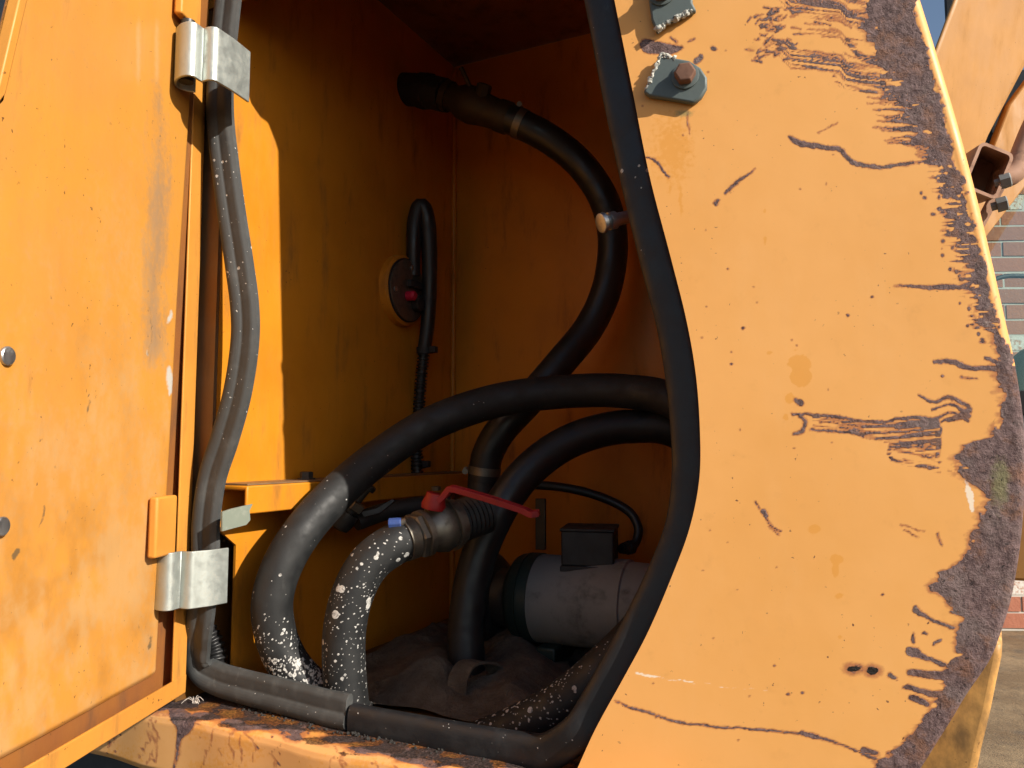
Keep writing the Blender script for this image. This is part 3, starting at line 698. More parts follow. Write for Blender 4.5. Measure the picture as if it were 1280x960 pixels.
for s_ in [[(112, 500, 5), (110, 515, 5), (106, 532, 3)], [(55, 632, 6), (54, 645, 6), (45, 665, 2)], [(22, 688, 10), (17, 698, 10)], [(0, 655, 12), (4, 660, 10)], [(80, 330, 2), (84, 336, 3)], [(146, 352, 1.5), (148, 368, 2.5)], [(152, 571, 3), (155, 573, 3)],
           [(120, 375, 1.5), (132, 373, 1.5)], [(103, 850, 3), (112, 850, 3)], [(52, 770, 2), (56, 795, 3)], [(186, 382, 4), (190, 420, 4), (184, 445, 3)], [(70, 101, 2), (71, 104, 3)], [(158, 90, 2), (160, 94, 2)], [(190, 795, 5), (186, 810, 7)]]:
    mark = np.maximum(mark, np.clip(seg_field(s_, 2.0), -1, 0.9))
rr = random.Random(3)
for k in range(170):
    mark = np.maximum(mark, np.clip(blob(rr.uniform(5, 215), rr.uniform(20, 880), rr.uniform(0.8, 1.7), rr.uniform(0.8, 1.8), 1.6), -1, 1))
bare = np.full(px.shape, -1.0)
for s_ in [[(213, 388, 5), (212, 396, 8), (210, 404, 4)], [(211, 458, 5), (212, 472, 13), (212, 486, 10), (210, 495, 3)], [(184, 436, 3), (184, 444, 4)]]:
    bare = np.maximum(bare, np.clip(seg_field(s_, 1.5), -1, 1.2))
for nm, arr in (('bare', bare), ('scuff', scuff), ('smear', smear), ('pale', pale), ('mark', mark)): attr(skin, nm, arr)
# hinge side rail: a C channel open towards the skin
def chan(z0, z1):
    return MB().prism([D(0, -0.003, z0), D(0, RHT, z0), D(RWD, RHT, z0), D(RWD, RHT - 0.003, z0), D(0.003, RHT - 0.003, z0), D(0.003, -0.003, z0)], (0, 0, z1 - z0))
obj('hinge_rail', chan(DB, DT), M_rail, door, bevel=0.0012)
ue = float(ufree(DB))
brl = MB().prism([D(RWD * 0.02, RHT + 0.0006, DB - 0.001), D(RWD * 0.02, RHT + 0.0006, DB + 0.022), D(RWD * 0.02, RHT - 0.003, DB + 0.022), D(RWD * 0.02, RHT - 0.003, DB + 0.003), D(RWD * 0.02, -0.003, DB + 0.003), D(RWD * 0.02, -0.003, DB - 0.001)], U * (ue - 0.002))
obj('bottom_rail', brl, M_rail, door, bevel=0.0012)
fz = np.linspace(DB, DT, 40)
frm = MB(); ring = []
for z in fz:
    e = float(ufree(z)); ring.append([D(e, -0.003, z), D(e, 0.010, z), D(e - 0.009, 0.010, z), D(e - 0.009, 0.007, z), D(e - 0.003, 0.007, z), D(e - 0.003, -0.003, z)])
obj('free_rail', frm.rings(ring), M_rail, door, bevel=0.0012)
# screws on the skin
for (x, y) in ((4, 445), (-3, 658)):
    u, z = door_uz(x, y)
    sc = obj('door_bolt', MB().lathe(D(u, 0.007, z), N, [(0, 0.0085), (0.004, 0.0085), (0.005, 0.0075), (0.0052, 0.003)], 28), M_steel, door)
# hinge blocks and straps
def zpx(y, depth, x=240): return at(x, y, depth)[2]
def hinge(xk, yt, yb, blk, tail):
    z1, z0 = zpx(yt, .930, xk), zpx(yb, .930, xk)
    # plan of the strap: (photo x, depth) at the strap's own height
    ym = (yt + yb) / 2
    plan = [(xk + 14, .965), (xk + 2, .961), (xk - 9, .950), (xk - 11, .936), (xk - 6, .925), (xk + 3, .920), (xk + 11, .923), (xk + 17, .931), (xk + 22, .936), (xk + 28, .9325), (xk + 34, .932), (xk + 39, .935), (xk + 46, .939 + tail * .15), (xk + 60, .947 + tail * .5), (xk + 80, .964 + tail)]
    P = catmull([np.array([*at(x + 0, ym, d)[:2], 0.0]) for x, d in plan], 0.0022)
    T = np.gradient(P, axis=0); T /= np.linalg.norm(T, axis=1)[:, None]
    nn = np.stack([-T[:, 1], T[:, 0], 0 * T[:, 0]], 1)
    poly = [p_ + nn_ * 0.0017 for p_, nn_ in zip(P, nn)] + [p_ - nn_ * 0.0017 for p_, nn_ in zip(P[::-1], nn[::-1])]
    poly = [np.array([p_[0], p_[1], z0]) for p_ in poly]
    m = MB(); n_ = len(P)
    vv = []
    for z in (z0, z1): vv += [(p_[0], p_[1], z) for p_ in poly]
    k = 2 * n_
    ff = [(i, (i + 1) % k, k + (i + 1) % k, k + i) for i in range(k)]
    for i in range(n_ - 1):
        ff.append((i, i + 1, k - 2 - i, k - 1 - i)[::-1]); ff.append((k + i, k + i + 1, 2 * k - 2 - i, 2 * k - 1 - i))
    m.add(vv, ff)
    st = obj('hinge_strap', m, M_zinc, door, angle=40, bevel=0.0008)
    cpt = at(xk + 2, ym, .941)
    obj('hinge_pin', MB().lathe((cpt[0], cpt[1], z0 + 0.002), (0, 0, 1), [(0, 0.0085), (z1 - z0 + 0.01, 0.0085)], 20), M_darksteel, st)
    (xa, ya, xb_, yb_) = blk
    za, zb = zpx(ya, .968, xk), zpx(yb_, .968, xk)
    u0, _ = door_uz(xa, (ya + yb_) / 2, RHT + 0.006); u1, _ = door_uz(xb_, (ya + yb_) / 2, RHT + 0.006)
    lo, hi = min(u0, u1), max(u0, u1)
    obj('hinge_block', MB().prism([D(lo, 0.012, zb), D(hi, 0.012, zb), D(hi, RHT + 0.003, zb), D(lo, RHT + 0.004, zb)], (0, 0, za - zb)), M_rail, door, bevel=0.003, seg=3)
hinge(232, 31, 101, (232, -60, 256, 37), 0.030)
hinge(204, 690, 761, (200, 617, 224, 688), 0.004)

# ------------------------------------------------------------------ rubber seals
def splash(path, rings, drops, seed):
    """drops: list of (s0, s1, count, rmin, rmax); s along the path 0..1; returns the field per vertex"""
    r_ = np.random.default_rng(seed); V_ = np.array(rings); n, m = V_.shape[:2]
    Vf = V_.reshape(-1, 3); f = np.full(len(Vf), -1.0)
    nrm = (V_ - np.array(path)[:, None, :]).reshape(-1, 3); nrm /= np.linalg.norm(nrm, axis=1)[:, None]
    toc = CAM - Vf; toc /= np.linalg.norm(toc, axis=1)[:, None]
    face = (nrm * toc).sum(1); vpy = pix(Vf)[1]
    for s0, s1, cnt, rmin, rmax in drops:
        if s1 > 2: cand = np.where((vpy > s0) & (vpy < s1) & (face > 0.05))[0]
        else:
            i0, i1 = int(s0 * (n - 1)), int(s1 * (n - 1))
            cand = np.arange(i0 * m, (i1 + 1) * m); cand = cand[face[cand] > 0.05]
        if len(cand) == 0: continue
        for c_ in r_.choice(cand, cnt):
            rad = rmin + (rmax - rmin) * r_.random() ** 2.5
            lo_, hi_ = max(0, c_ - 14 * m), min(len(Vf), c_ + 14 * m)
            d_ = np.linalg.norm(Vf[lo_:hi_] - Vf[c_], axis=1)
            f[lo_:hi_] = np.maximum(f[lo_:hi_], np.clip((rad - d_) / 0.0016, -1, 1))
    return f
sealA = thing('rubber_door_seal', 'grey rubber door seal hanging loose down the left side of the hatch', 'seal', (0.02, 0.01, LZ))
sealB = thing('rubber_door_seal', 'black rubber door seal along the right curve of the hatch', 'seal', (0.45, 0.02, LZ))
def seal_prof(w, lipw, flip=1):
    """closed outline: x across, y towards the viewer side; bulb plus ribbed lip"""
    P = []
    for t in np.linspace(math.radians(40), math.radians(320), 20): P.append((flip * (-0.004 + w * math.cos(t)), w * 0.92 * math.sin(t)))
    P += [(flip * (w * 0.86), -w * 0.62), (flip * (w + lipw * 0.6), -w * 0.60), (flip * (w + lipw), -w * 0.25), (flip * (w + lipw), w * 0.2), (flip * (w + lipw * 0.7), w * 0.42), (flip * (w + lipw * 0.25), w * 0.46), (flip * (w * 0.80), w * 0.30)]
    return P
# left run
lpts = [(296, -120), (290, -50), (283, 0), (274, 90), (273, 150), (279, 210), (287, 270), (296, 330), (303, 385), (303, 430), (294, 490), (279, 545), (263, 595), (255, 650), (254, 700), (249, 760), (245, 800), (244, 822), (252, 841), (272, 853), (300, 862), (360, 877), (405, 889), (437, 896)]
def seal_y(px_, py_):
    return 0.006
LP = []
for x, y in lpts:
    yy = -0.006 if y < 760 else -0.006 + 0.032 * min(1, (y - 760) / 90)
    LP.append(on_y(x, y, yy))
path = catmull(LP, 0.0016)
pr = seal_prof(0.0125, 0.0135, -1)
# finer outline
def densify(P, k=3):
    P = np.array(P + [P[0]]); o_ = []
    for a, b in zip(P[:-1], P[1:]):
        for t in np.linspace(0, 1, k, endpoint=False): o_.append(tuple(a + (b - a) * t))
    return o_
def seal_run(parent, name, path, prof, mat, drops, seed, flipref=1):
    R = tube_rings(path, 0, prof=densify(prof), ref=np.array([0, -1.0 * flipref, 0]))
    R = [[p_ for p_ in r] for r in R]
    ob = obj(name, MB().rings(R), mat, parent, angle=50)
    attr(ob, 'splash', splash(path, R, drops, seed)); return ob
seal_run(sealA, 'bulb_strip', path, pr, M_seal, [(150, 520, 110, 0.0003, 0.0012), (200, 420, 26, 0.0006, 0.0028), (520, 800, 14, .0004, .0010), (0.86, 1.0, 26, .0004, .0009)], 4)
# sill piece and right run
spts = [(441, 899), (480, 907), (540, 918), (600, 929), (650, 937), (685, 939), (712, 925), (735, 893), (765, 840), (798, 778), (828, 715), (848, 660), (856, 600), (855, 540), (848, 470), (836, 400), (815, 320), (792, 225), (768, 115), (747, 5), (730, -80), (712, -175), (690, -270)]
SP = []
for x, y in spts:
    f_ = min(1, max(0, (x - 640) / 90)) if y > 800 else 1.0
    SP.append(on_y(x, y, 0.026 * (1 - f_) + 0.017 * f_) if x < 700 and y > 800 else on_panel(x, y) + np.array([0, 0.021, 0]))
path2 = catmull(SP, 0.0018)
pr2 = [(0.0180 * math.copysign(abs(math.cos(t)) ** 0.7, math.cos(t)), 0.0105 * math.copysign(abs(math.sin(t)) ** 0.7, math.sin(t))) for t in np.linspace(0, 2 * math.pi, 36, endpoint=False)]
seal_run(sealB, 'bulb_strip', path2, pr2, M_seal_dark, [(0.0, 0.22, 30, .0004, .0010), (0.60, 0.95, 18, .0003, .0008), (205, 238, 8, .001, .003)], 6)
# crumbling edge of glue and grit under the sill run
M_grit = metal_mat('black_grit', (0.02, 0.018, 0.016), 0.7, 0.0, (0.10, 0.09, 0.08), 0.5, 200)
gr = MB(); r_ = random.Random(8)
for k in range(240):
    x = r_.uniform(300, 690); yb_ = np.interp(x, [240, 437, 690], [872, 914, 958])
    p_ = on_z(x, yb_ + r_.gauss(0, 3), LZ + 0.002)
    s_ = r_.uniform(0.0008, 0.0026)
    if p_[1] < -0.028 or x > 640 and p_[1] > 0.03: continue
    gr.lathe((p_[0], p_[1], LZ), (r_.uniform(-.3, .3), r_.uniform(-.3, .3), 1), [(0, s_ * 0.7), (s_ * 0.7, s_), (s_ * 1.4, s_ * 0.5)], 6)
o = obj('sill_grit', gr, M_grit, None, angle=30); o['kind'] = 'stuff'; o['label'] = 'black crumbs of grit along the foot of the sill seal'; o['category'] = 'grit'

# ------------------------------------------------------------------ hoses
def hose(name, label, pts, r, mat, drops=None, seed=1, cat='hose', clampz=None, step=0.0013, seg=88):
    P = catmull([at(*p_) for p_ in pts], step if drops else 0.006)
    t = thing(name, label, cat, P[-1])
    R = tube_rings(P, r, seg if drops else 36)
    ob = obj('hose_body', MB().rings(R), mat, t, angle=60)
    if drops: attr(ob, 'splash', splash(P, R, drops, seed))
    elif mat is M_splash: attr(ob, 'splash', np.full(len(ob.data.vertices), -1.0))
    return t, P
HR = 0.0262
H1, _ = hose('arched_hose', 'thick black hose arching over the compartment, white-splashed at its lower left end',
     [(930, 580, 1.10), (850, 506, 1.13), (780, 489, 1.17), (700, 490, 1.19), (620, 501, 1.18), (540, 529, 1.15), (470, 574, 1.11), (413, 624, 1.05), (366, 682, 1.005), (342, 740, .988), (344, 790, .988), (364, 835, .99), (402, 872, .985), (452, 903, .975)], HR, M_splash,
     [(740, 785, 9, .0006, .0016), (768, 805, 30, .0006, .0020), (785, 885, 260, .0006, .0018), (822, 890, 460, .0006, .0024), (570, 640, 16, .0005, .0014), (650, 760, 9, .0006, .0024), (500, 600, 8, .0004, .0009)], 3)
H2, _ = hose('suction_hose', 'short grey-black hose with large white spots running up to the red-levered valve',
     [(440, 925, .965), (434, 880, .965), (430, 830, .966), (431, 785, .968), (441, 742, .972), (461, 705, .98), (490, 682, .99), (517, 671, 1.0)], HR * 1.03, M_splash,
     [(730, 885, 230, .0006, .0015), (660, 760, 90, .0006, .0015), (732, 775, 6, .0038, .0056), (668, 715, 11, .002, .0048), (800, 870, 9, .0016, .0042)], 5)
H3, P3 = hose('upper_hose', 'thin-looking black hose curving down the back wall from the upper fitting',
     [(630, 146, 1.368), (655, 157, 1.362), (690, 176, 1.36), (727, 207, 1.36), (755, 250, 1.35), (766, 300, 1.34), (759, 358, 1.33), (737, 408, 1.32), (702, 452, 1.30), (661, 500, 1.28), (626, 538, 1.27), (609, 570, 1.27), (604, 602, 1.27)], HR, M_hose)
H4, _ = hose('return_hose', 'black hose looping below the arch and down in front of the pump',
     [(930, 590, 1.16), (845, 539, 1.17), (790, 533, 1.18), (740, 541, 1.18), (695, 561, 1.17), (655, 594, 1.15), (626, 634, 1.13), (603, 682, 1.12), (589, 732, 1.11), (583, 780, 1.10), (583, 822, 1.09), (585, 850, 1.085)], HR, M_hose)
H5, _ = hose('floor_hose', 'white-splashed black hose lying low behind the sill at lower right',
     [(500, 962, .96), (575, 938, .93), (648, 910, .905), (712, 873, .89), (770, 823, .89), (830, 760, .92)], HR, M_splash,
     [(800, 950, 330, .0006, .0018), (820, 930, 60, .001, .0038)], 8)

def clamp(parent, c, axis, r, w, mat=M_zinc, screw=None):
    a = np.array(axis, float); a /= np.linalg.norm(a)
    c = np.array(c)
    k = obj('clamp_band', MB().lathe(c - a * w / 2, a, [(0, r - 0.001), (0, r + 0.0012), (w, r + 0.0012), (w, r - 0.001)], 40), mat, parent)
    if screw is not None:
        s_ = np.array(screw, float); s_ /= np.linalg.norm(s_); t_ = np.cross(a, s_)
        p_ = c + s_ * (r + 0.005)
        obj('clamp_screw', MB().lathe(p_ - t_ * 0.012, t_, [(0, 0.005), (0.004, 0.005), (0.0042, 0.0038), (0.022, 0.0038), (0.0222, 0.0052), (0.027, 0.0052)], 12), mat, k)
    return k
d3 = P3[0] - P3[8]
clamp(H3, P3[5], d3, HR, 0.013, M_nickel, UP)
clamp(H3, P3[-4], P3[-1] - P3[-6], HR, 0.013, M_nickel, -RIGHT)

# ------------------------------------------------------------------ upper fitting
uf = thing('pipe_fitting', 'dark elbow and brass valve high on the back wall, feeding the upper hose', 'fitting', at(560, 118, 1.40))
obj('elbow', MB().tube(catmull([at(455, 116, 1.52), at(490, 112, 1.47), at(525, 113, 1.43), at(556, 119, 1.405)], 0.005), 0.030, 28), M_black, uf, angle=60)
obj('elbow_nut', MB().lathe(at(528, 113, 1.428), at(556, 119, 1.405) - at(528, 113, 1.428), [(0, 0.034), (0.016, 0.034), (0.018, 0.03)], 8), M_black, uf, smooth=False)
axv = at(640, 150, 1.365) - at(556, 119, 1.405); Lv = np.linalg.norm(axv)
obj('valve_body', MB().lathe(at(556, 119, 1.405), axv, [(0, 0.028), (0.012, 0.028), (0.0121, 0.024), (0.026, 0.025), (0.04, 0.032), (0.06, 0.034), (0.08, 0.030), (Lv * 0.8, 0.026), (Lv * 0.81, 0.029), (Lv * .95, 0.029), (Lv, 0.024)], 32), M_brass, uf)
obj('valve_handle', MB().tube(catmull([at(592, 120, 1.375), at(585, 103, 1.37), at(579, 90, 1.368), at(576, 84, 1.366)], 0.004), 0.004, 10), M_brass, uf)
obj('valve_bonnet', MB().lathe(at(600, 128, 1.37), at(608, 98, 1.36) - at(600, 128, 1.37), [(0, 0.014), (0.03, 0.014), (0.032, 0.011)], 8), M_brass, uf, smooth=False)

# ------------------------------------------------------------------ ball valve with the red lever
bv = thing('ball_valve', 'tarnished ball valve with long red lever above the spotted hose', 'valve', at(545, 664, 1.02))
a0, a1 = at(508, 674, 0.995), at(592, 645, 1.06)
avx = a1 - a0; La = np.linalg.norm(avx); s_ = La / 100
obj('valve_body', MB().lathe(a0, avx, [(18 * s_, 0.024), (20 * s_, 0.031), (27 * s_, 0.031), (28 * s_, 0.026), (32 * s_, 0.026), (40 * s_, 0.031), (50 * s_, 0.034), (60 * s_, 0.031), (64 * s_, 0.027), (66 * s_, 0.0315), (74 * s_, 0.0315), (75 * s_, 0.027)], 36), M_nickel, bv)
obj('hex_end', MB().lathe(a0, avx, [(10 * s_, 0.028), (12 * s_, 0.031), (18 * s_, 0.031), (19.5 * s_, 0.028)], 6), M_nickel, bv, smooth=False)
obj('threaded_tail', MB().lathe(a0, avx, [(75 * s_ + i * 0.0035, 0.027 + (0.0025 if i % 2 else 0)) for i in range(14)], 28), M_black, bv, angle=20)
clamp(bv, a0 + avx * 0.02, avx, HR + 0.0005, 0.014, M_nickel)
clamp(bv, a0 + avx * 0.62, avx, 0.0345, 0.004, M_nickel)
obj('clamp_tag', MB().lathe(at(486, 655, .985), at(501, 654, .985) - at(486, 655, .985), [(0, .0075), (0.016, .0075), (0.0165, .006)], 8), M_blue, bv, smooth=False, bevel=0.001)
obj('clamp_screw', MB().lathe(at(501, 654, .985), at(512, 650, .985) - at(501, 654, .985), [(0, .0055), (0.008, .0055), (0.0085, .003)], 12), M_nickel, bv)
st0 = at(541, 648, 1.02); st1 = at(545, 622, 1.015)
obj('stem', MB().lathe(st0, st1 - st0, [(0, 0.0095), (0.012, 0.0095), (0.0125, 0.007), (0.03, 0.007)], 20), M_nickel, bv)
lev = MB()
hub = at(545, 624, 1.013)
obj('lever_hub', MB().lathe(at(541, 636, 1.013), at(546, 612, 1.013) - at(541, 636, 1.013), [(0, 0.0155), (0.006, 0.0165), (0.016, 0.013), (0.021, 0.0125), (0.0215, 0.009)], 20), M_red, bv)
obj('lever_nut', MB().lathe(at(545, 613, 1.013), UP, [(0, 0.0065), (0.005, 0.0065), (0.0055, 0.005)], 6), M_brass, bv, smooth=False)
lp_ = catmull([at(541, 628, 1.010), at(553, 622, 1.008), at(561, 613, 1.006), at(567, 611, 1.004), at(600, 620, .995), at(632, 630, .985), at(655, 638, .98), at(664, 642, .978), at(674, 641, .976)], 0.002)
n_ = len(lp_)
wd = np.interp(np.linspace(0, 1, n_), [0, .12, .25, .85, .95, 1], [.010, .008, .0075, .0075, .0095, .006])
R = []
T = np.gradient(lp_, axis=0); T /= np.linalg.norm(T, axis=1)[:, None]
for i in range(n_):
    e = np.cross(T[i], UP); e /= np.linalg.norm(e); b_ = np.cross(e, T[i])
    R.append([lp_[i] + wd[i] * sx * e + sy * b_ for sx, sy in ((-1, -.004), (-1, .003), (-.8, .0042), (-.55, .0028), (.55, .0028), (.8, .0042), (1, .003), (1, -.004), (.8, -.004), (.7, .0), (-.7, .0), (-.8, -.004))])
obj('lever_arm', MB().rings(R), M_red, bv, angle=30, bevel=0.0006)

# ------------------------------------------------------------------ pump and motor
pm_ = thing('fuel_pump', 'grey and green electric pump motor with black terminal box', 'pump', (0.30, 0.25, ZF))
m0, m1 = at(655, 745, 1.20), at(655, 745, 1.20) + np.array([0.24, 0.0, 0.0])
mx = np.array([1.0, 0.02, 0.0])
mr = 0.066
obj('motor_body', MB().lathe(m0, mx, [(0.028, mr - 0.004), (0.03, mr), (0.17, mr), (0.172, mr - 0.003), (0.20, mr - 0.004), (0.215, mr - 0.012), (0.22, 0.03)], 56), M_alu, pm_)
obj('end_bell', MB().lathe(m0, mx, [(-0.02, 0.04), (-0.012, mr - 0.012), (-0.006, mr - 0.004), (0.0, mr - 0.001), (0.012, mr + 0.0015), (0.0125, mr - 0.001), (0.016, mr - 0.001), (0.0165, mr + 0.0015), (0.03, mr + 0.0015), (0.031, mr - 0.002)], 56), M_green, pm_)
obj('pump_casing', MB().lathe(m0 + np.array([-0.075, 0, -0.005]), mx, [(-0.03, 0.02), (-0.028, 0.045), (-0.02, 0.06), (0.0, 0.068), (0.02, 0.068), (0.03, 0.06), (0.035, 0.045), (0.06, 0.045)], 48), M_darksteel, pm_)
for k in range(2):
    obj('foot', MB().box(m0 + np.array([0.06 + k * 0.1, 0.0, -mr - 0.008]), (0.03, 0.11, 0.028)), M_green, pm_, bevel=0.003)
obj('base_plate', MB().box((m0[0] + 0.06, m0[1] + 0.0, m0[2] - mr - 0.024), (0.30, 0.13, 0.006)), M_darksteel, pm_, bevel=0.001)
ang = math.radians(14); Rz = np.array([[math.cos(ang), -math.sin(ang), 0], [math.sin(ang), math.cos(ang), 0], [0, 0, 1]])
bc = at(738, 682, 1.17)
tb = obj('terminal_box', MB().box(bc, (0.078, 0.085, 0.052), Rz), M_black, pm_, bevel=0.003)
obj('terminal_lid', MB().box(bc + np.array([0, 0, 0.027]), (0.082, 0.089, 0.005), Rz), M_black, tb, bevel=0.002)
obj('terminal_base', MB().box(bc + np.array([0.004, 0, -0.029]), (0.088, 0.092, 0.008), Rz), M_black, tb, bevel=0.001)
# nameplate-like pale worn cast mark on the motor
obj('riser_pipe', MB().tube(catmull([at(603, 600, 1.272), at(602, 640, 1.27), at(604, 690, 1.265), at(612, 730, 1.25)], 0.006), 0.0245, 28), M_darksteel, pm_, angle=60)
obj('riser_bracket', MB().box(at(676, 655, 1.29), (0.018, 0.006, 0.085)), M_darksteel, pm_, bevel=0.001)
cb = thing('motor_cable', 'thin black cable looping over the motor terminal box', 'cable', at(790, 690, 1.20))
cp = catmull([at(640, 604, 1.25), at(668, 606, 1.25), at(702, 609, 1.245), at(735, 616, 1.24), at(765, 627, 1.235), at(788, 641, 1.225), at(798, 660, 1.21), at(795, 677, 1.20), at(786, 686, 1.19), at(776, 686, 1.18)], 0.004)
obj('cable_sheath', MB().tube(cp, 0.0072, 16), M_corr, cb, angle=60)
obj('cable_gland', MB().lathe(at(790, 684, 1.195), at(774, 686, 1.178) - at(790, 684, 1.195), [(0, 0.011), (0.01, 0.011), (0.011, 0.009), (0.02, 0.009)], 8), M_black, cb, smooth=False)

# ------------------------------------------------------------------ level sender and conduit on the left wall
sd = thing('tank_sender', 'round sender plate with red terminal on the left compartment wall', 'sensor', on_x(500, 364, 0.0))
c0 = on_x(500, 364, 0.0)
obj('raised_boss', MB().lathe(c0, (1, 0, 0), [(-0.002, 0.066), (0.012, 0.064), (0.015, 0.06), (0.015, 0.03)], 48), M_inner, sd)
obj('sender_plate', MB().lathe(c0 + np.array([0.0152, 0, 0]), (1, 0, 0), [(0, 0.056), (0.004, 0.056), (0.005, 0.054), (0.005, 0.02)], 48), M_nickel, sd)
obj('sender_gasket', MB().lathe(c0 + np.array([0.0145, 0, 0]), (1, 0, 0), [(0, 0.0585), (0.0025, 0.0585), (0.003, 0.057)], 48), M_black, sd)
M_pink = metal_mat('red_terminal_cap', (0.55, 0.01, 0.05), 0.4, 0.0, (0.1, 0.01, 0.01), 0.2, 90)
obj('red_terminal', MB().lathe(c0 + np.array([0.02, -0.005, -0.012]), (1, 0, 0), [(0, 0.009), (0.014, 0.009), (0.017, 0.006)], 16), M_pink, sd)
obj('terminal_post', MB().lathe(c0 + np.array([0.02, 0.02, -0.022]), (1, 0, 0), [(0, 0.015), (0.012, 0.015), (0.014, 0.012)], 8), M_black, sd, smooth=False)
obj('terminal_bar', MB().box(c0 + np.array([0.024, 0.018, 0.012]), (0.01, 0.05, 0.013)), M_black, sd, bevel=0.001)
for ay in (-1, 0, 1):
    obj('plate_screw', MB().lathe(c0 + np.array([0.0195, 0.044 * math.sin(ay * 1.9 + 0.2), 0.044 * math.cos(ay * 1.9 + 0.2)]), (1, 0, 0), [(0, 0.005), (0.003, 0.005), (0.0035, 0.003)], 12), M_steel, sd)
cd = thing('wiring_conduit', 'black corrugated wiring conduit running down the rear corner', 'conduit', at(522, 640, 1.40))
up_ = catmull([at(517, 345, 1.42), at(517, 310, 1.42), at(519, 278, 1.425), at(525, 258, 1.43), at(532, 266, 1.43), at(536, 300, 1.43), at(537, 350, 1.43), at(535, 400, 1.43), at(530, 440, 1.43)], 0.004)
obj('boot', MB().tube(up_, np.interp(np.linspace(0, 1, len(up_)), [0, .3, .45, 1], [.012, .0155, .0155, .0125]), 20), M_corr, cd, angle=60)
lo_ = catmull([at(530, 438, 1.43), at(526, 480, 1.43), at(523, 520, 1.43), at(521, 560, 1.42), at(522, 600, 1.41), at(525, 650, 1.40)], 0.0011)
rad = 0.0098 + 0.0016 * np.sign(np.sin(np.arange(len(lo_)) * 2 * math.pi / 6)) 
obj('corrugated_sleeve', MB().tube(lo_, rad, 18), M_corr, cd, angle=25)
for (x, y) in ((531, 437), (522, 580)):
    k = obj('cable_tie', MB().lathe(at(x, y + 5, 1.43), UP, [(0, 0.0155), (0.012, 0.0155)], 16), M_black, cd)
    obj('tie_head', MB().box(at(x + 11, y, 1.415), (0.012, 0.012, 0.012)), M_black, k, bevel=0.001)
cj = thing('corrugated_pipe', 'ribbed black pipe end below the mounting beam beside the left seal', 'pipe', at(275, 668, 1.06))
q = catmull([at(255, 672, 1.04), at(280, 668, 1.06), at(312, 663, 1.09), at(345, 655, 1.13), at(380, 645, 1.18)], 0.0009)
obj('ribbed_body', MB().tube(q, 0.0098 + 0.0016 * np.sin(np.arange(len(q)) * 2 * math.pi / 7), 20), M_corr, cj, angle=60)
cj2 = thing('corrugated_pipe', 'ribbed black pipe stub low in the left sill corner', 'pipe', at(272, 840, 1.02))
q = catmull([at(246, 775, 1.03), at(259, 790, 1.02), at(269, 812, 1.015), at(270, 838, 1.01), at(262, 862, 1.005)], 0.0009)
obj('ribbed_body', MB().tube(q, 0.0125 + 0.0018 * np.sin(np.arange(len(q)) * 2 * math.pi / 8), 20), M_corr, cj2, angle=60)
# drain cock on the floor of the left wall
dc = thing('drain_cock', 'small dark bolt and nut assembly behind the arched hose', 'fitting', at(428, 655, 1.14))
w0, w1 = at(420, 660, 1.14), at(468, 600, 1.15); wv = w1 - w0
obj('cock_body', MB().lathe(w0, wv, [(0, 0.008), (0.004, 0.017), (0.016, 0.019), (0.03, 0.017), (0.031, 0.012), (0.042, 0.012)], 24), M_darksteel, dc)
obj('lock_nut', MB().lathe(w0 + wv * 0.42, wv, [(0, 0.0165), (0.011, 0.0165), (0.012, 0.014)], 6), M_nickel, dc, smooth=False)
obj('spindle', MB().lathe(w0 + wv * 0.56, wv, [(0, 0.006), (0.022, 0.006), (0.0222, 0.011), (0.030, 0.011), (0.031, 0.009)], 14), M_darksteel, dc)
obj('bracket_tab', MB().prism([at(452, 640, 1.14), at(470, 636, 1.145), at(490, 624, 1.15), at(493, 626, 1.15), at(475, 641, 1.145), at(455, 646, 1.14)], (0, 0.004, 0)), M_darksteel, dc, smooth=False)
obj('side_pipe', MB().tube(catmull([at(445, 652, 1.16), at(480, 640, 1.19), at(520, 632, 1.22), at(560, 630, 1.25)], 0.005), 0.014, 20), M_darksteel, dc, angle=60)

# ------------------------------------------------------------------ rag on the floor
M_rag_n = NT('brown_felt_rag')
a_ = M_rag_n.noise(25, 6, 0.7)
M_rag_n.set(Base_Color=M_rag_n.mix(M_rag_n.ramp(a_, 0.3, 0.7), (0.09, 0.066, 0.046), (0.18, 0.138, 0.10)), Roughness=0.95, Normal=M_rag_n.bump(M_rag_n.noise(240, 5, 0.7), 0.9, 0.003, M_rag_n.bump(M_rag_n.noise(34, 6, 0.75, None, 1.5), 0.8, 0.02)))
M_rag = M_rag_n.m
rg = thing('felt_rag', 'crumpled brown felt rag lying on the compartment floor', 'rag', (0.25, 0.2, ZF))
gx, gy = np.meshgrid(np.linspace(0.03, 0.60, 260), np.linspace(0.115, 0.50, 190))
hh = 0.008 + 0.016 * np.clip(fbm(gx * 9 + gy * 4, gy * 7, 51, 3) + 0.30, 0, 1) + 0.028 * np.abs(np.sin(gx * 16 + gy * 9 + 2.5 * fbm(gx * 5, gy * 5, 61, 2))) ** 3 * np.exp(-((gx - 0.24) / 0.16) ** 2)
rdg = (1 - np.abs(2.4 * fbm(gx * 7 + 3 * fbm(gx * 3, gy * 3, 81, 2), gy * 8, 83, 3))).clip(0, 1) ** 4
hh += 0.012 * rdg + 0.003 * (1 - np.abs(2.6 * fbm(gx * 19, gy * 15, 87, 3))).clip(0, 1) ** 3
hh *= np.clip((gy - 0.10) / 0.08, 0.15, 1) * np.clip((gx - 0.02) / 0.06, 0, 1) * np.clip((0.62 - gx) / 0.05, 0, 1)
rm = MB(); rm.v = [(x, y, ZF + 0.002 + z) for x, y, z in zip(gx.ravel(), gy.ravel(), hh.ravel())]; rm.f = grid_faces(*gx.shape)
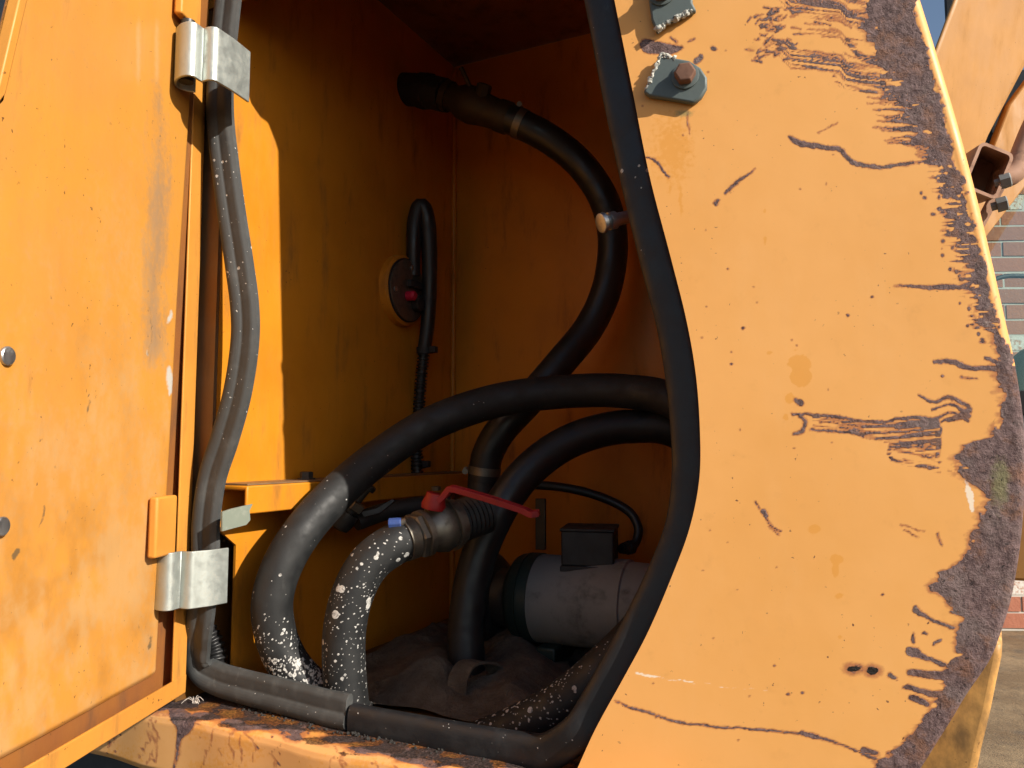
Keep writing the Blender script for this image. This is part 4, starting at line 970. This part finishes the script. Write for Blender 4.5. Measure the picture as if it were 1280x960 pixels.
obj('folded_sheet', rm, M_rag, rg, angle=80)
fl = [(574, 897, .985), (571, 870, .99), (574, 845, 1.0), (584, 830, 1.012), (600, 827, 1.03), (616, 832, 1.045), (624, 850, 1.05)]
flp = catmull([at(*p_) for p_ in fl], 0.003)
R = []
for i, p_ in enumerate(flp):
    e = (RIGHT * 0.9 + FWD * -0.35); e /= np.linalg.norm(e); wv_ = 0.0135
    T_ = flp[min(i + 1, len(flp) - 1)] - flp[max(i - 1, 0)]; T_ /= np.linalg.norm(T_)
    nn_ = np.cross(T_, e); nn_ /= np.linalg.norm(nn_)
    R.append([p_ - e * wv_ + nn_ * 0.0015, p_ + nn_ * 0.002, p_ + e * wv_ + nn_ * 0.0015, p_ + e * wv_ - nn_ * 0.0015, p_ - nn_ * 0.001, p_ - e * wv_ - nn_ * 0.0015])
obj('turned_flap', MB().rings(R), M_rag, rg, angle=50)

# dried spider on the sill
sp = on_z(243, 878, LZ + 0.002)
spd = thing('dead_spider', 'tiny pale dead spider on the dirty sill below the seal corner', 'spider', sp)
M_sp = metal_mat('pale_chitin', (0.55, 0.48, 0.42), 0.6, 0.0, (0.3, 0.2, 0.15), 0.4, 300)
spm = MB().lathe(sp, (1, 0, 0.1), [(-0.003, 0.0005), (-0.002, 0.002), (0, 0.0026), (0.002, 0.002), (0.003, 0.0012), (0.0045, 0.0012), (0.005, 0.0003)], 12)
for k in range(8):
    a_ = k * math.pi / 4 + 0.3; e = np.array([math.cos(a_), math.sin(a_) * 0.7, 0]); L_ = 0.008 + 0.006 * (k % 3)
    spm.tube(catmull([sp, sp + e * L_ * 0.5 + np.array([0, 0, 0.006]), sp + e * L_ + np.array([0, 0, 0.001])], 0.001), 0.0004, 5)
obj('spider_body', spm, M_sp, spd)

# ------------------------------------------------------------------ boom beyond the panel
bm = thing('boom_cylinder', 'large orange boom tube rising behind the rusty panel edge', 'boom', at(1190, 400, 1.75))
front = [at(1205, -40, 1.74), at(1163, 72, 1.72), at(1120, 200, 1.70), at(1090, 300, 1.70), at(1186, 320, 1.80), at(1206, 240, 1.82), at(1233, 173, 1.83), at(1280, 83, 1.86), at(1330, -40, 1.88)]
obj('boom_tube', MB().prism(front, ray(1290, 60) * 0.14), M_boom, bm, bevel=0.018, seg=5)
obj('boom_web', MB().prism([at(1216, 322, 1.86), at(1226, 305, 1.86), at(1283, 232, 1.90), at(1330, 160, 1.93), at(1330, 40, 1.93), at(1262, 130, 1.91), at(1212, 260, 1.87)], FWD * 0.03), M_boom, bm, bevel=0.004)
bx = thing('rusty_bracket', 'rusty square tube bracket with two bolts fixed on the boom', 'bracket', at(1232, 215, 1.66))
def rr_rect(cx, cy, w, h, rot, rad, depth, k=5):
    out = []
    for sx, sy, a0_ in ((1, 1, 0), (-1, 1, 90), (-1, -1, 180), (1, -1, 270)):
        for t in np.linspace(0, 90, k):
            a_ = math.radians(a0_ + t); x = sx * (w / 2 - rad) + rad * math.cos(a_); y = sy * (h / 2 - rad) + rad * math.sin(a_)
            out.append(at(cx + x * math.cos(rot) - y * math.sin(rot), cy + x * math.sin(rot) + y * math.cos(rot), depth))
    return out
rot = math.radians(22)
O = rr_rect(1236, 213, 46, 62, rot, 8, 1.60); I = rr_rect(1236, 213, 38, 54, rot, 5, 1.60)
offb = at(1218, 222, 1.72) - at(1236, 213, 1.60)
m = MB(); n_ = len(O)
vv = O + I + [p_ + offb for p_ in O] + [p_ + offb for p_ in I]
ff = []
for i in range(n_):
    j = (i + 1) % n_
    ff += [(i, j, n_ + j, n_ + i), (i, 2 * n_ + i, 2 * n_ + j, j), (n_ + i, n_ + j, 3 * n_ + j, 3 * n_ + i)]
ff.append(tuple(range(3 * n_, 4 * n_)))
m.add(vv, ff)
obj('square_tube', m, M_rustbox, bx, angle=30)
obj('mount_plate', MB().prism([at(1250, 222, 1.62), at(1262, 226, 1.62), at(1232, 282, 1.64), at(1222, 290, 1.64), at(1226, 270, 1.63)], FWD * 0.012), M_rustbox, bx, bevel=0.002)
for (x, y) in ((1254, 228), (1250, 257)):
    c = at(x - 4, y, 1.61); a_ = at(x + 10, y - 4, 1.60) - c
    obj('bolt', MB().lathe(c, a_, [(-0.01, 0.009), (0.0, 0.009), (0.0002, 0.0155), (0.018, 0.0155), (0.02, 0.013)], 6), M_alu, bx, smooth=False)
obj('pivot_arm', MB().tube(catmull([at(1250, 225, 1.66), at(1268, 216, 1.66), at(1276, 195, 1.67), at(1290, 160, 1.68), at(1310, 120, 1.70)], 0.01), 0.022, 18), M_rustbox, bx, angle=60)

# ------------------------------------------------------------------ cab beyond
cab = thing('machine_cab', 'cab with teal-tinted glass and orange base at the far right edge', 'cab', at(1290, 700, 2.5))
yc = 1.85
A = lambda x, y: on_y(x, y, yc)
def rect(x0, y0, x1, y1, y_=yc, yr=None):
    yr = (y0 + y1) / 2 if yr is None else yr
    l_, r_ = on_y(x0, yr, y_)[0], on_y(x1, yr, y_)[0]; t_, b_ = on_y(x0, y0, y_)[2], on_y(x0, y1, y_)[2]
    return [(l_, y_, t_), (r_, y_, t_), (r_, y_, b_), (l_, y_, b_)]
gl = NT('teal_tinted_glass')
gl.set(Base_Color=(0.50, 0.80, 0.78), Roughness=0.03, Alpha=1.0)
gl.b.inputs['Transmission Weight'].default_value = 1.0
gl.b.inputs['IOR'].default_value = 1.02
tr = gl.t.nodes.new('ShaderNodeBsdfTransparent'); tr.inputs[0].default_value = (0.82, 0.92, 0.90, 1)
gs = gl.t.nodes.new('ShaderNodeBsdfGlossy'); gs.inputs['Roughness'].default_value = 0.03; gs.inputs[0].default_value = (0.8, 1, 1, 1)
mx_ = gl.t.nodes.new('ShaderNodeMixShader'); mx_.inputs[0].default_value = 0.10
gl.t.links.new(tr.outputs[0], mx_.inputs[1]); gl.t.links.new(gs.outputs[0], mx_.inputs[2]); gl.t.links.new(mx_.outputs[0], gl.o.inputs[0])
obj('window_pane', MB().prism(rect(1207, 100, 1420, 502), (0, 0.006, 0)), gl.m, cab, smooth=False)
obj('door_post', MB().prism(rect(1181, -260, 1194, 640, yc, 10), (0, 0.015, 0)), M_black, cab, bevel=0.006)
obj('window_bar', MB().prism(rect(1206, 490, 1430, 520, yc - 0.01), (0, 0.05, 0)), M_black, cab, bevel=0.004)
M_grey = metal_mat('pale_grey_paint', (0.34, 0.38, 0.40), 0.5, 0.0, (0.2, 0.2, 0.2), 0.3, 20)
obj('grey_panel', MB().prism(rect(1206, 520.5, 1430, 615), (0, 0.05, 0)), M_grey, cab, bevel=0.004)
obj('rubber_strip', MB().prism(rect(1206, 615.5, 1430, 627, yc - 0.006), (0, 0.05, 0)), M_black, cab, smooth=False)
obj('base_panel', MB().prism(rect(1206, 627.5, 1430, 722), (0, 0.08, 0)), M_boom, cab, bevel=0.008)
for k in range(3):
    obj('vent_slat', MB().prism(rect(1240, 158 + k * 11, 1430, 166 + k * 11, yc - 0.02), (0, 0.015, 0.004)), M_black, cab, smooth=False)
obj('window_head', MB().prism(rect(1206, 100, 1430, 190, yc - 0.004), (0, 0.03, 0)), M_darkbody, cab, bevel=0.003)
obj('cab_hose', MB().tube(catmull([at(1225, 362, 2.9), at(1242, 350, 2.9), at(1262, 345, 2.9), at(1300, 346, 2.9)], 0.02), 0.009, 10), M_black, cab, angle=60)
obj('seat_back', MB().tube(catmull([at(1278, 500, 2.95), at(1276, 475, 2.95), at(1282, 455, 2.95), at(1300, 445, 2.95)], 0.02), 0.05, 20), M_black, cab, angle=60)
